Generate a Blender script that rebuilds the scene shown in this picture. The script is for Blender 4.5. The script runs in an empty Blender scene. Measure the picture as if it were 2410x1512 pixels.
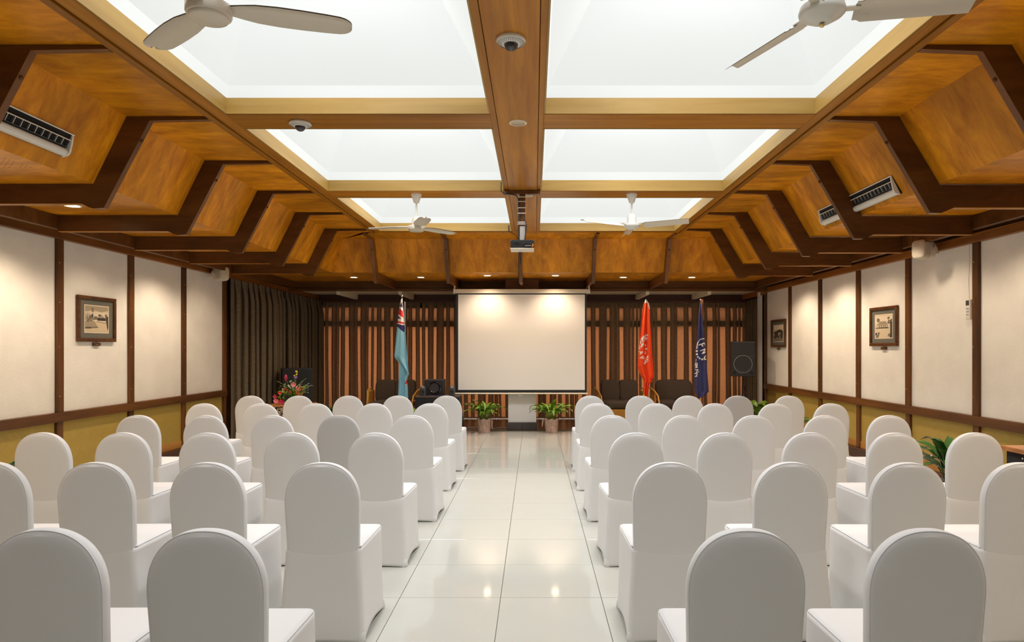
import bpy, math, random
from mathutils import Vector, Matrix
R = math.radians
rnd = random.Random(7)
sc = bpy.context.scene
col = sc.collection

# ------------------------------------------------------------ camera
EYE = 1.49
cd = bpy.data.cameras.new('camera'); cam = bpy.data.objects.new('camera', cd); col.objects.link(cam)
cd.sensor_width = 36; cd.lens = 1564 / 2410 * 36
cd.shift_x = -52 / 2410; cd.shift_y = 63 / 2410
cd.clip_start = .05; cd.clip_end = 100
cam.location = (0, 0, EYE); cam.rotation_euler = (R(90), 0, 0)
sc.camera = cam

# ------------------------------------------------------------ exposure, world, large lights
sc.view_settings.view_transform = 'Standard'; sc.view_settings.look = 'None'
sc.view_settings.gamma = 1; sc.view_settings.use_curve_mapping = False
sc.view_settings.exposure = 0.88
cy_ = sc.cycles
cy_.use_denoising = True; cy_.use_adaptive_sampling = True; cy_.adaptive_threshold = .04
cy_.max_bounces = 7; cy_.diffuse_bounces = 4; cy_.glossy_bounces = 3; cy_.transmission_bounces = 4; cy_.transparent_max_bounces = 6
cy_.sample_clamp_indirect = 4; cy_.caustics_reflective = False; cy_.caustics_refractive = False
w = bpy.data.worlds.new('world'); sc.world = w; w.use_nodes = True
w.node_tree.nodes['Background'].inputs[0].default_value = (.9, .9, .88, 1)
w.node_tree.nodes['Background'].inputs[1].default_value = .12

def light(kind, name, loc, rot, energy, color, **k):
    d = bpy.data.lights.new(name, kind); d.energy = energy; d.color = color
    for a, b in k.items(): setattr(d, a, b)
    o = bpy.data.objects.new(name, d); col.objects.link(o); o.location = loc; o.rotation_euler = rot
    return o

BX = [(-2.33, -.331), (.074, 2.13)]
BY = [(.3, 2.52), (2.86, 5.02), (5.355, 7.48), (7.82, 10.05)]
APEX = 4.62
SKY_E = 31
for bi, (y0, y1) in enumerate(BY):                       # daylight lanterns at the top of each skylight tent
    for (x0, x1) in BX:
        light('AREA', 'skylight_daylight', ((x0 + x1) / 2, (y0 + y1) / 2, APEX - .16), (0, 0, 0),
              SKY_E * (.38 if bi == 0 else 1), (.97, .98, 1), shape='RECTANGLE', size=.62, size_y=.66)
# daylight outside the curtained rear windows
light('AREA', 'garden_daylight', (0, 15.0, 1.25), (R(90), 0, R(180)), 88, (1, .84, .68), shape='RECTANGLE', size=9.2, size_y=2.4)
# weak fill light added behind the camera; no known source there
light('AREA', 'behind_camera_fill', (-.2, -2.2, 1.5), (R(90), 0, 0), 1.5, (1, .88, .74), shape='RECTANGLE', size=6, size_y=2.0)

# ------------------------------------------------------------ materials
def nodes(m): return m.node_tree.nodes, m.node_tree.links
def mat(name, color, rough=.6, metal=0, spec=.5, noise=0, nscale=20, bump=0, bscale=200, emit=None, es=0, sheen=0, coat=0):
    m = bpy.data.materials.new(name); m.use_nodes = True
    N, L = nodes(m); b = N['Principled BSDF']
    b.inputs['Base Color'].default_value = (*color, 1); b.inputs['Roughness'].default_value = rough
    b.inputs['Metallic'].default_value = metal; b.inputs['Specular IOR Level'].default_value = spec
    b.inputs['Coat Weight'].default_value = coat; b.inputs['Sheen Weight'].default_value = sheen
    tc = N.new('ShaderNodeTexCoord')
    if noise:
        n = N.new('ShaderNodeTexNoise'); n.inputs['Scale'].default_value = nscale; n.inputs['Detail'].default_value = 5
        L.new(tc.outputs['Object'], n.inputs['Vector'])
        r = N.new('ShaderNodeValToRGB')
        r.color_ramp.elements[0].position = .3; r.color_ramp.elements[1].position = .7
        r.color_ramp.elements[0].color = (*[c * (1 - noise) for c in color], 1)
        r.color_ramp.elements[1].color = (*[min(1, c * (1 + noise * .5)) for c in color], 1)
        L.new(n.outputs['Fac'], r.inputs['Fac']); L.new(r.outputs['Color'], b.inputs['Base Color'])
    if bump:
        n = N.new('ShaderNodeTexNoise'); n.inputs['Scale'].default_value = bscale; n.inputs['Detail'].default_value = 3
        L.new(tc.outputs['Object'], n.inputs['Vector'])
        u = N.new('ShaderNodeBump'); u.inputs['Strength'].default_value = bump; u.inputs['Distance'].default_value = .01
        L.new(n.outputs['Fac'], u.inputs['Height']); L.new(u.outputs['Normal'], b.inputs['Normal'])
    if emit: b.inputs['Emission Color'].default_value = (*emit, 1); b.inputs['Emission Strength'].default_value = es
    return m

def wood(name, dark, light_, scale, rough=.38, mottle=.35, spec=.4):
    m = bpy.data.materials.new(name); m.use_nodes = True
    N, L = nodes(m); b = N['Principled BSDF']
    b.inputs['Roughness'].default_value = rough; b.inputs['Specular IOR Level'].default_value = spec
    tc = N.new('ShaderNodeTexCoord'); oi = N.new('ShaderNodeObjectInfo')
    mp = N.new('ShaderNodeMapping'); mp.inputs['Scale'].default_value = scale
    L.new(tc.outputs['Object'], mp.inputs['Vector'])
    ml = N.new('ShaderNodeMath'); ml.operation = 'MULTIPLY'; ml.inputs[1].default_value = 31
    L.new(oi.outputs['Random'], ml.inputs[0])
    cb = N.new('ShaderNodeCombineXYZ')
    for i in range(3): L.new(ml.outputs[0], cb.inputs[i])
    L.new(cb.outputs[0], mp.inputs['Location'])
    n = N.new('ShaderNodeTexNoise'); n.inputs['Scale'].default_value = 1; n.inputs['Detail'].default_value = 8; n.inputs['Roughness'].default_value = .66
    n.inputs['Distortion'].default_value = .5; L.new(mp.outputs[0], n.inputs['Vector'])
    r = N.new('ShaderNodeValToRGB'); r.color_ramp.elements[0].position = .33; r.color_ramp.elements[1].position = .68
    r.color_ramp.elements[0].color = (*dark, 1); r.color_ramp.elements[1].color = (*light_, 1)
    L.new(n.outputs['Fac'], r.inputs['Fac'])
    n2 = N.new('ShaderNodeTexNoise'); n2.inputs['Scale'].default_value = .28; n2.inputs['Detail'].default_value = 4
    L.new(mp.outputs[0], n2.inputs['Vector'])
    mr = N.new('ShaderNodeMapRange'); mr.inputs['From Min'].default_value = .35; mr.inputs['From Max'].default_value = .65
    mr.inputs['To Min'].default_value = 1 - mottle; mr.inputs['To Max'].default_value = 1.08
    L.new(n2.outputs['Fac'], mr.inputs['Value'])
    mr2 = N.new('ShaderNodeMapRange'); mr2.inputs['To Min'].default_value = .85; mr2.inputs['To Max'].default_value = 1.1
    L.new(oi.outputs['Random'], mr2.inputs['Value'])
    mm = N.new('ShaderNodeMath'); mm.operation = 'MULTIPLY'; L.new(mr.outputs[0], mm.inputs[0]); L.new(mr2.outputs[0], mm.inputs[1])
    mx = N.new('ShaderNodeVectorMath'); mx.operation = 'SCALE'
    L.new(r.outputs['Color'], mx.inputs[0]); L.new(mm.outputs[0], mx.inputs['Scale'])
    L.new(mx.outputs[0], b.inputs['Base Color'])
    u = N.new('ShaderNodeBump'); u.inputs['Strength'].default_value = .08; u.inputs['Distance'].default_value = .005
    L.new(n.outputs['Fac'], u.inputs['Height']); L.new(u.outputs['Normal'], b.inputs['Normal'])
    return m

PD, PL = (.50, .165, .006), (.90, .375, .014)          # orange-brown plywood
ply_x = wood('plywood_grain_across', PD, PL, (3, 8.5, 3), spec=.25)
ply_y = wood('plywood_grain_along', PD, PL, (8.5, 3, 3), spec=.25)
beam_x = wood('beam_grain_across', (.29, .10, .007), (.48, .20, .014), (.8, 16, 16), mottle=.2, spec=.25)
beam_y = wood('beam_grain_along', (.29, .10, .007), (.48, .20, .014), (16, .8, 16), mottle=.2, spec=.25)
dark_w = wood('dark_stained_wood', (.078, .030, .007), (.165, .066, .016), (1.2, 9, 6), rough=.42, mottle=.25, spec=.25)
lit_edge_w = wood('rib_lit_edge_wood', (.13, .048, .014), (.24, .095, .028), (6, 6, 2), rough=.35)  # lighter than the ribs, painting in the light caught along their edges
post_w = wood('post_wood', (.085, .03, .008), (.19, .072, .017), (12, 12, 1.2), rough=.4)
rail_w = wood('rail_wood', (.085, .03, .008), (.19, .072, .017), (12, 1.0, 12), rough=.4)
trim_w = wood('trim_wood', (.20, .062, .010), (.38, .13, .022), (12, 1.0, 12), rough=.4)
pine_x = wood('pale_pine_across', (.31, .18, .040), (.39, .245, .066), (.8, 14, 14), mottle=.12)
pine_y = wood('pale_pine_along', (.31, .18, .040), (.39, .245, .066), (14, .8, 14), mottle=.12)
base_w = wood('orange_baseboard', (.40, .17, .03), (.60, .27, .06), (14, .8, 14), mottle=.12)
frame_w = wood('frame_wood', (.07, .025, .008), (.16, .06, .016), (20, 20, 20), rough=.3)
desk_w = wood('desk_wood', (.42, .15, .035), (.6, .24, .07), (1, 14, 14), rough=.3)
plaster = mat('white_textured_panel', (.87, .83, .76), .9, bump=.35, bscale=90, noise=.05, nscale=4)
cover_m = mat('white_stretch_cover', (.71, .70, .69), .85, bump=.06, bscale=500, sheen=.15, spec=.2)
cover_g = mat('greyed_stretch_cover', (.48, .47, .46), .85, bump=.06, bscale=500, sheen=.15, spec=.2)
seam_m = mat('cover_seam', (.72, .72, .72), .8)
black = mat('black_plastic', (.012, .012, .013), .45)
black_cloth = mat('black_cloth', (.014, .013, .014), .9, bump=.2, bscale=60)
grille = mat('speaker_grille', (.018, .018, .02), .8, bump=.5, bscale=400)
dgrey = mat('dark_grey_plastic', (.05, .055, .065), .4)
white_p = mat('white_plastic', (.74, .73, .68), .35)
cream_p = mat('cream_plastic', (.70, .62, .50), .4)
blade_m = mat('cream_fan_enamel', (.66, .60, .50), .3, coat=.3)
chrome = mat('chrome', (.8, .8, .8), .2, 1)
brass = mat('brass', (.75, .55, .25), .25, 1)
alu = mat('aluminium', (.75, .75, .75), .35, .8)
screen_m = mat('matte_screen', (.84, .79, .74), .9)
cream_c = mat('cream_paint', (.80, .72, .54), .8)
pillar_m = mat('pillar_paint', (.72, .70, .67), .85, bump=.2, bscale=120)
stone = mat('dark_speckled_stone', (.075, .06, .055), .4, noise=.5, nscale=160)
tile_m = mat('cream_porcelain_tile', (.54, .54, .485), .07, spec=.62, noise=.03, nscale=1.3)
brown_tile = mat('brown_floor_tile', (.12, .07, .045), .3, noise=.3, nscale=6)
grout = mat('grey_grout', (.16, .15, .11), .9)
fabric_sky = mat('skylight_fabric', (.20, .205, .20), .9, emit=(.97, 1, .98), es=.365)
lamp_on = mat('lit_lamp', (1, .9, .7), .5, emit=(1, .80, .52), es=14)
amber = mat('lamp_reflector_off', (.55, .45, .30), .3, .3)
cush = mat('brown_cushion', (.058, .038, .026), .95, bump=.3, bscale=120)
rattan = mat('honey_rattan', (.62, .30, .05), .35, noise=.3, nscale=60)
plinth_m = mat('dark_skirting', (.07, .028, .015), .5)
leaf_m = mat('green_leaf', (.18, .32, .03), .35, noise=.5, nscale=9)
leaf_d = mat('dark_green_leaf', (.03, .11, .012), .3, noise=.5, nscale=9)
leaf_g = mat('grey_green_leaf', (.28, .32, .22), .6)
soil = mat('potting_soil', (.03, .02, .014), .95)
foil = mat('crinkled_brown_wrap', (.50, .33, .26), .3, .1, bump=.9, bscale=25, noise=.3, nscale=15)
silver = mat('silver_pole', (.7, .7, .68), .25, .9)
pole_w = mat('brown_pole', (.16, .05, .03), .35)
slot = mat('black_opening', (.004, .004, .004), .9)
black_glass = mat('tinted_dome', (.01, .008, .01), .05, spec=.8)
cable_m = mat('black_cable', (.012, .012, .012), .5)
red_p = mat('red_petal', (.75, .03, .03), .45)
crim = mat('crimson_petal', (.42, .008, .06), .45)
pink = mat('pink_petal', (.8, .20, .24), .45)
orange_p = mat('orange_petal', (.85, .28, .03), .45)
yellow = mat('yellow_petal', (.85, .62, .06), .45)
purple = mat('purple_petal', (.28, .10, .5), .45)

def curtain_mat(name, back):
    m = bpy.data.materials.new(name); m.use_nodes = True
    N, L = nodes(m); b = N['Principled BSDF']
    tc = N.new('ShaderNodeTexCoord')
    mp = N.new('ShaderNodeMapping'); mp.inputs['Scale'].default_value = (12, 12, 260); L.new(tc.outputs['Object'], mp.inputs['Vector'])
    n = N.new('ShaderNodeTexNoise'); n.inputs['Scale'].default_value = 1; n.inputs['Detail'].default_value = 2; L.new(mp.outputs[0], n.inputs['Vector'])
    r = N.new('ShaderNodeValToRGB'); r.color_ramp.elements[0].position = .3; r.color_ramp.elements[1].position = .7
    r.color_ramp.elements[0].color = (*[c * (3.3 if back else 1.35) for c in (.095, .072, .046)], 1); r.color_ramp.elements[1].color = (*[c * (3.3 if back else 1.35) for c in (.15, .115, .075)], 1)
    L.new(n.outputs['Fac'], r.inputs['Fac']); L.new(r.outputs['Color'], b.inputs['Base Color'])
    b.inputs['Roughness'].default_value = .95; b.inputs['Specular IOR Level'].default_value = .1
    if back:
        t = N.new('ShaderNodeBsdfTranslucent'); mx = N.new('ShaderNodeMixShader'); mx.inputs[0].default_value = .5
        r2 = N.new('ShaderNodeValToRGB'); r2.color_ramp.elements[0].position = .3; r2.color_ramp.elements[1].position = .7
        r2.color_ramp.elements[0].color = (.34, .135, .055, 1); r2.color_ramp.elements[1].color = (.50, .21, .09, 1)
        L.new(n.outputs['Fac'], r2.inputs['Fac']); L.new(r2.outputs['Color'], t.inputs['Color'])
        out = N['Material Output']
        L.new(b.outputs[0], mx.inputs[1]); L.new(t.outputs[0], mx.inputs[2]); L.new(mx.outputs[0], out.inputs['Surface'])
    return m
curt_back = curtain_mat('backlit_brown_curtain', True)
curt_side = curtain_mat('brown_curtain', False)

def mat_weave():
    m = bpy.data.materials.new('woven_bamboo_mat'); m.use_nodes = True
    N, L = nodes(m); b = N['Principled BSDF']; b.inputs['Roughness'].default_value = .5
    tc = N.new('ShaderNodeTexCoord')
    mp = N.new('ShaderNodeMapping'); mp.inputs['Rotation'].default_value = (R(45), 0, 0); L.new(tc.outputs['Object'], mp.inputs['Vector'])
    ck = N.new('ShaderNodeTexChecker'); ck.inputs['Scale'].default_value = 7; L.new(mp.outputs[0], ck.inputs['Vector'])
    outs = []
    for ax in ('Y', 'Z'):
        wv = N.new('ShaderNodeTexWave'); wv.wave_type = 'BANDS'; wv.bands_direction = ax
        wv.inputs['Scale'].default_value = 22; wv.inputs['Distortion'].default_value = .6; L.new(mp.outputs[0], wv.inputs['Vector'])
        outs.append(wv)
    mx = N.new('ShaderNodeMix'); mx.data_type = 'FLOAT'
    L.new(ck.outputs['Fac'], mx.inputs[0]); L.new(outs[0].outputs['Fac'], mx.inputs[2]); L.new(outs[1].outputs['Fac'], mx.inputs[3])
    r = N.new('ShaderNodeValToRGB')
    r.color_ramp.elements[0].color = (.33, .205, .03, 1); r.color_ramp.elements[1].color = (.55, .39, .085, 1)
    L.new(mx.outputs[0], r.inputs['Fac']); L.new(r.outputs['Color'], b.inputs['Base Color'])
    u = N.new('ShaderNodeBump'); u.inputs['Strength'].default_value = .4; u.inputs['Distance'].default_value = .004
    L.new(mx.outputs[0], u.inputs['Height']); L.new(u.outputs['Normal'], b.inputs['Normal'])
    return m
weave = mat_weave()

def mat_masi():
    m = bpy.data.materials.new('black_and_cream_patterned_cloth'); m.use_nodes = True
    N, L = nodes(m); b = N['Principled BSDF']; b.inputs['Roughness'].default_value = .9
    tc = N.new('ShaderNodeTexCoord')
    mp = N.new('ShaderNodeMapping'); mp.inputs['Rotation'].default_value = (R(45), R(20), R(45)); L.new(tc.outputs['Object'], mp.inputs['Vector'])
    ck = N.new('ShaderNodeTexChecker'); ck.inputs['Scale'].default_value = 22; L.new(mp.outputs[0], ck.inputs['Vector'])
    v = N.new('ShaderNodeTexVoronoi'); v.inputs['Scale'].default_value = 32; L.new(tc.outputs['Object'], v.inputs['Vector'])
    mt = N.new('ShaderNodeMath'); mt.operation = 'GREATER_THAN'; mt.inputs[1].default_value = .42; L.new(v.outputs['Distance'], mt.inputs[0])
    mx = N.new('ShaderNodeMath'); mx.operation = 'ABSOLUTE'
    sb = N.new('ShaderNodeMath'); sb.operation = 'SUBTRACT'; L.new(ck.outputs['Fac'], sb.inputs[0]); L.new(mt.outputs[0], sb.inputs[1]); L.new(sb.outputs[0], mx.inputs[0])
    r = N.new('ShaderNodeValToRGB'); r.color_ramp.interpolation = 'CONSTANT'
    r.color_ramp.elements[0].color = (.012, .008, .006, 1); r.color_ramp.elements[1].color = (.55, .42, .28, 1); r.color_ramp.elements[1].position = .5
    L.new(mx.outputs[0], r.inputs['Fac']); L.new(r.outputs['Color'], b.inputs['Base Color'])
    return m
masi = mat_masi()

# ------------------------------------------------------------ mesh helpers
class MB:
    def __init__(s): s.v = []; s.f = []; s.m = []; s.sm = []
    def add(s, vs, fs, mi=0, smooth=False):
        o = len(s.v); s.v += [tuple(p) for p in vs]
        for f in fs: s.f.append(tuple(i + o for i in f)); s.m.append(mi); s.sm.append(smooth)
        return s
    def box(s, x0, x1, y0, y1, z0, z1, mi=0):
        vs = [(x, y, z) for x in (x0, x1) for y in (y0, y1) for z in (z0, z1)]
        return s.add(vs, [(0, 1, 3, 2), (4, 6, 7, 5), (0, 4, 5, 1), (2, 3, 7, 6), (0, 2, 6, 4), (1, 5, 7, 3)], mi)
    def prism(s, pts, off, mi=0):                     # polygon pts swept by vector off
        n = len(pts); off = Vector(off)
        vs = [Vector(p) for p in pts] + [Vector(p) + off for p in pts]
        fs = [tuple(range(n)), tuple(range(2 * n - 1, n - 1, -1))] + [((i + 1) % n, i, i + n, (i + 1) % n + n) for i in range(n)]
        return s.add(vs, fs, mi)
    def lathe(s, prof, c=(0, 0, 0), n=24, mi=0, smooth=True, axis='z', sx=1, sy=1, ring=False):
        if ring: prof = list(prof) + [prof[0]]
        vs = []; c = Vector(c)
        for r, z in prof:
            for k in range(n):
                a = 2 * math.pi * k / n; p = (r * math.cos(a) * sx, r * math.sin(a) * sy, z)
                if axis == 'y': p = (p[0], p[2], p[1])
                if axis == 'x': p = (p[2], p[0], p[1])
                vs.append(c + Vector(p))
        fs = []
        for i in range(len(prof) - 1):
            for k in range(n): fs.append((i * n + k, i * n + (k + 1) % n, (i + 1) * n + (k + 1) % n, (i + 1) * n + k))
        if not ring: fs.append(tuple(range(n - 1, -1, -1))); fs.append(tuple((len(prof) - 1) * n + k for k in range(n)))
        return s.add(vs, fs, mi, smooth)
    def tube(s, pts, r, n=8, mi=0, smooth=True):
        pts = [Vector(p) for p in pts]; rs = r if isinstance(r, (list, tuple)) else [r] * len(pts)
        vs = []; up = Vector((0, 0, 1)); prev = None
        for i, p in enumerate(pts):
            t = (pts[min(i + 1, len(pts) - 1)] - pts[max(i - 1, 0)]).normalized()
            a = prev if prev is not None else (up if abs(t.z) < .9 else Vector((1, 0, 0)))
            b1 = (a - t * a.dot(t)).normalized(); prev = b1; b2 = t.cross(b1)
            for k in range(n):
                an = 2 * math.pi * k / n; vs.append(p + (b1 * math.cos(an) + b2 * math.sin(an)) * rs[i])
        m = len(pts)
        fs = [(i * n + k, i * n + (k + 1) % n, (i + 1) * n + (k + 1) % n, (i + 1) * n + k) for i in range(m - 1) for k in range(n)]
        fs += [tuple(range(n - 1, -1, -1)), tuple((m - 1) * n + k for k in range(n))]
        return s.add(vs, fs, mi, smooth)
    def grid(s, fn, nu, nv, mi=0, smooth=True, closed=False):
        vs = [fn(i / nu, j / nv) for j in range(nv + 1) for i in range(nu + (0 if closed else 1))]
        W = nu if closed else nu + 1
        fs = [(j * W + i, j * W + (i + 1) % W, (j + 1) * W + (i + 1) % W, (j + 1) * W + i) for j in range(nv) for i in range(nu)]
        return s.add(vs, fs, mi, smooth)
    def sphere(s, c, r, n=12, mi=0, sx=1, sy=1, sz=1):
        prof = [(r * math.sin(math.pi * i / n) + 1e-5, -r * sz * math.cos(math.pi * i / n)) for i in range(n + 1)]
        return s.lathe(prof, c, n * 2, mi, True, 'z', sx, sy)
    def build(s, name, mats, parent=None, bevel=0, seg=2):
        me = bpy.data.meshes.new(name); me.from_pydata(s.v, [], s.f)
        if not isinstance(mats, (list, tuple)): mats = [mats]
        for m in mats: me.materials.append(m)
        for p, mi, sm in zip(me.polygons, s.m, s.sm): p.material_index = mi; p.use_smooth = sm
        me.update()
        if any(s.sm): me.set_sharp_from_angle(angle=R(48))
        o = bpy.data.objects.new(name, me); col.objects.link(o); o.parent = parent
        if bevel:
            b = o.modifiers.new('bevel', 'BEVEL'); b.width = bevel; b.segments = seg; b.limit_method = 'ANGLE'; b.angle_limit = R(40)
        return o

def fix_normals(o):
    import bmesh
    bm = bmesh.new(); bm.from_mesh(o.data); bmesh.ops.recalc_face_normals(bm, faces=bm.faces); bm.to_mesh(o.data); bm.free()
    return o
def tag(o, label, cat, group=None, kind=None):
    if label: o['label'] = label
    if cat: o['category'] = cat
    if group: o['group'] = group
    if kind: o['kind'] = kind
    return o
def thing(name, label, cat, loc=(0, 0, 0), rz=0, group=None):
    o = bpy.data.objects.new(name, None); col.objects.link(o); o.location = loc; o.rotation_euler = (0, 0, rz)
    o.empty_display_size = .1
    return tag(o, label, cat, group)
def struct(o): o['kind'] = 'structure'; return o
def dup(root, loc, rz=0, label=None, group=None):
    r = root.copy(); col.objects.link(r); r.location = loc; r.rotation_euler = (0, 0, rz)
    if label: r['label'] = label
    if group: r['group'] = group
    for ch in list(root.children):
        c = ch.copy(); col.objects.link(c); c.parent = r
        for g in list(ch.children):
            d = g.copy(); col.objects.link(d); d.parent = c
    return r
def at(px, py, Y): return Vector(((px - 1257) * Y / 1564, Y, EYE + (819 - py) * Y / 1564))

XL, XR = -4.83, 4.45
YF = -1.6
CB = 3.25            # underside of the main beams

# ------------------------------------------------------------ floor
fl = struct(MB().box(XL - .3, XR + .3, YF - .2, 12.0, -.12, -.006).build('floor', grout))
tme = None
for j in range(-2, 20):
    y0 = -.24 + .6 * j
    y1 = y0 + .6
    if y1 < 1.9 or y0 > 11.9: continue
    for i in range(16):
        x0 = -5.0 + .6 * i
        if tme is None:
            t = MB().box(.0018, .5982, .0018, .5982, -.008, 0).build('tile', tile_m, fl, .0008, 1); tme = t
        else:
            t = tme.copy(); col.objects.link(t); t.parent = fl
        t.location = (x0, y0, rnd.uniform(-.0002, .0002))
MB().box(XL - .3, XR + .3, YF - .2, 1.559, -.006, 0).build('near_floor_tiles', tile_m, fl)['kind'] = 'stuff'
fb = struct(MB().box(XL - .3, XR + .6, 12.0, 15.2, -.12, -.006).build('floor', grout))
bt = None
for j in range(4):
    for i in range(16):
        if bt is None:
            t = MB().box(.002, .598, .002, .598, -.008, 0).build('tile', brown_tile, fb); bt = t
        else:
            t = bt.copy(); col.objects.link(t); t.parent = fb
        t.location = (-5.0 + .6 * i, 12.0 + .6 * j, 0)

# ------------------------------------------------------------ walls
def side_wall(name, X, s, ys, y_end, rail_top, trim0, panel_rz):
    # s=+1: room lies towards +X of the wall face (left wall); s=-1 right wall
    def bx(n, d0, d1, y0, y1, z0, z1, m, bev=.002):
        a, b = X + s * d0, X + s * d1
        return MB().box(min(a, b), max(a, b), y0, y1, z0, z1).build(n, m, wl, bev)
    wl = struct(MB().box(min(X - s * .1, X), max(X - s * .1, X), YF, y_end, 0, 2.75).build(name, dark_w))
    seq = sorted(ys)
    for k in range(len(seq) - 1):
        a, b = seq[k] + .045, seq[k + 1] - .045
        if b < .5: continue
        bx('white_panel', 0, .012, a, b, rail_top, trim0, plaster, .003)
        bx('woven_panel', 0, .008, a, b, .22, rail_top - .095, weave, 0)
        bx('baseboard', 0, .02, a, b, .13, .22, base_w)
    for y in seq:
        if y < .5: continue
        bx('post', 0, .042, y - .045, y + .045, rail_top - .002, trim0, post_w, .004)
        bx('post', 0, .036, y - .045, y + .045, .13, rail_top - .095, post_w, .004)
    bx('rail', 0, .05, YF, y_end, rail_top - .095, rail_top, rail_w, .004)
    bx('top_rail', 0, .06, YF, y_end, trim0, trim0 + .09, trim_w, .004)
    bx('skirting', 0, .09, YF, y_end, 0, .128, plinth_m, .004)
    # row of little bolts down the posts
    b = MB()
    for y in seq:
        if y < 3: continue
        for z in (1.0, 1.5, 1.95, 2.35):
            b.lathe([(.001, .0), (.008, 0), (.007, .004), (.001, .006)] if s > 0 else [(.001, -.006), (.007, -.004), (.008, 0), (.001, 0)],
                    (X + s * .042, y - .02 * s, z), 8, 0, True, 'x')
    b.build('bolt_heads', brass, wl)['kind'] = 'stuff'
    return wl
left_posts = [10.31 - 1.195 * k for k in range(10)]
wall_left = side_wall('wall_left', XL, 1, left_posts, 10.36, .834, 2.59, 0)
right_posts = [12.70 - 1.211 * k for k in range(12)]
wall_right = side_wall('wall_right', XR, -1, right_posts, 12.75, .806, 2.545, 0)
# backing of the curtained stretches and the window wall
ws = struct(MB().box(XL - .1, XL - .02, 10.36, 14.9, 0, 2.75).build('wall_left', dark_w))
struct(MB().box(XR + .06, XR + .14, 12.75, 14.9, 0, 2.75).build('wall_right', dark_w))
wb = struct(MB().box(XL - .1, XR + .14, 14.16, 14.3, 2.33, 2.75).box(XL - .1, -4.55, 14.16, 14.3, 0, 2.4).box(4.5, XR + .14, 14.16, 14.3, 0, 2.4).build('wall_back', dark_w))
for k, (a, b) in enumerate([(-4.55, -1.6), (-1.6, 1.45), (1.45, 4.5)]):
    wn = MB()
    wn.box(a, a + .05, 14.18, 14.24, 0.02, 2.33).box(b - .05, b, 14.18, 14.24, 0.02, 2.33).box(a, b, 14.18, 14.24, 2.28, 2.33).box(a, b, 14.18, 14.24, .0, .05)
    wn.box((a + b) / 2 - .02, (a + b) / 2 + .02, 14.18, 14.24, .02, 2.33)
    wo = struct(wn.build('window_%d' % (k + 1), dark_w))
    MB().box(a, b, 14.02, 14.16, 1.925, 2.06).build('transom', dark_w, wo)
# end wall behind the camera with an invented opening for the added fill light
wf = MB().box(XL - .1, -3.4, YF - .1, YF, 0, 3.4).box(3.0, XR + .1, YF - .1, YF, 0, 3.4).box(-3.4, 3.0, YF - .1, YF, 2.4, 3.4).box(-3.4, 3.0, YF - .1, YF, 0, .12)
wf = struct(wf.build('wall_front', plaster))
MB().box(-.26, -.18, YF - .08, YF - .02, .12, 2.4).box(-1.9, -1.84, YF - .08, YF - .02, .12, 2.4).box(1.45, 1.51, YF - .08, YF - .02, .12, 2.4).build('fill_opening_frame', dark_w, wf)

# ------------------------------------------------------------ ceiling
ceil = struct(MB().box(XL - .2, XR + .3, YF - .1, 14.9, 4.9, 5.0).build('ceiling', dark_w))
OL0, OL1, OR0, OR1 = -2.49, -2.33, 2.13, 2.265
C0, C1 = -.331, .074
def cpart(n, mb, m, bev=0): return mb.build(n, m, ceil, bev)
for (a, b) in ((-2.49, -2.437), (-2.430, -2.33)):
    cpart('beam', MB().box(a, b, YF, 10.19, CB - (.012 if a == -2.49 else 0), CB + .13), beam_y, .003)
for (a, b) in ((2.13, 2.207), (2.214, 2.265)):
    cpart('beam', MB().box(a, b, YF, 10.19, CB - (.012 if a == 2.214 else 0), CB + .13), beam_y, .003)
cpart('beam', MB().box(C0, -.287, YF, 10.19, CB, CB + .13), beam_y, .003)
cpart('beam', MB().box(.035, C1, YF, 10.19, CB, CB + .13), beam_y, .003)
cpart('beam_backing', MB().box(C0 + .005, C1 - .005, YF, 10.18, CB + .03, CB + .12), dark_w)
cpart('beam_backing', MB().box(-2.485, -2.335, YF, 10.18, CB + .03, CB + .12), dark_w)
cpart('beam_backing', MB().box(2.135, 2.26, YF, 10.18, CB + .03, CB + .12), dark_w)
yy = [YF, 2.7, 7.35, 7.62, 10.19]
for a, b in zip(yy[:-1], yy[1:]):
    cpart('centre_board', MB().box(-.283, .031, a + .001, b - .001, CB - .004, CB + .12), beam_y, .002)
for (y0, y1) in [(.0, .3), (2.52, 2.86), (5.02, 5.355), (7.48, 7.82), (10.05, 10.19)]:
    for (x0, x1) in ((OL1, C0), (C1, OR0)):
        cpart('cross_beam', MB().box(x0, x1, y0, y1 - .03, CB + .002, CB + .13), beam_x, .003)
        cpart('cross_beam_lip', MB().box(x0, x1, y1 - .024, y1, CB + .008, CB + .13), beam_x, .002)
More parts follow.
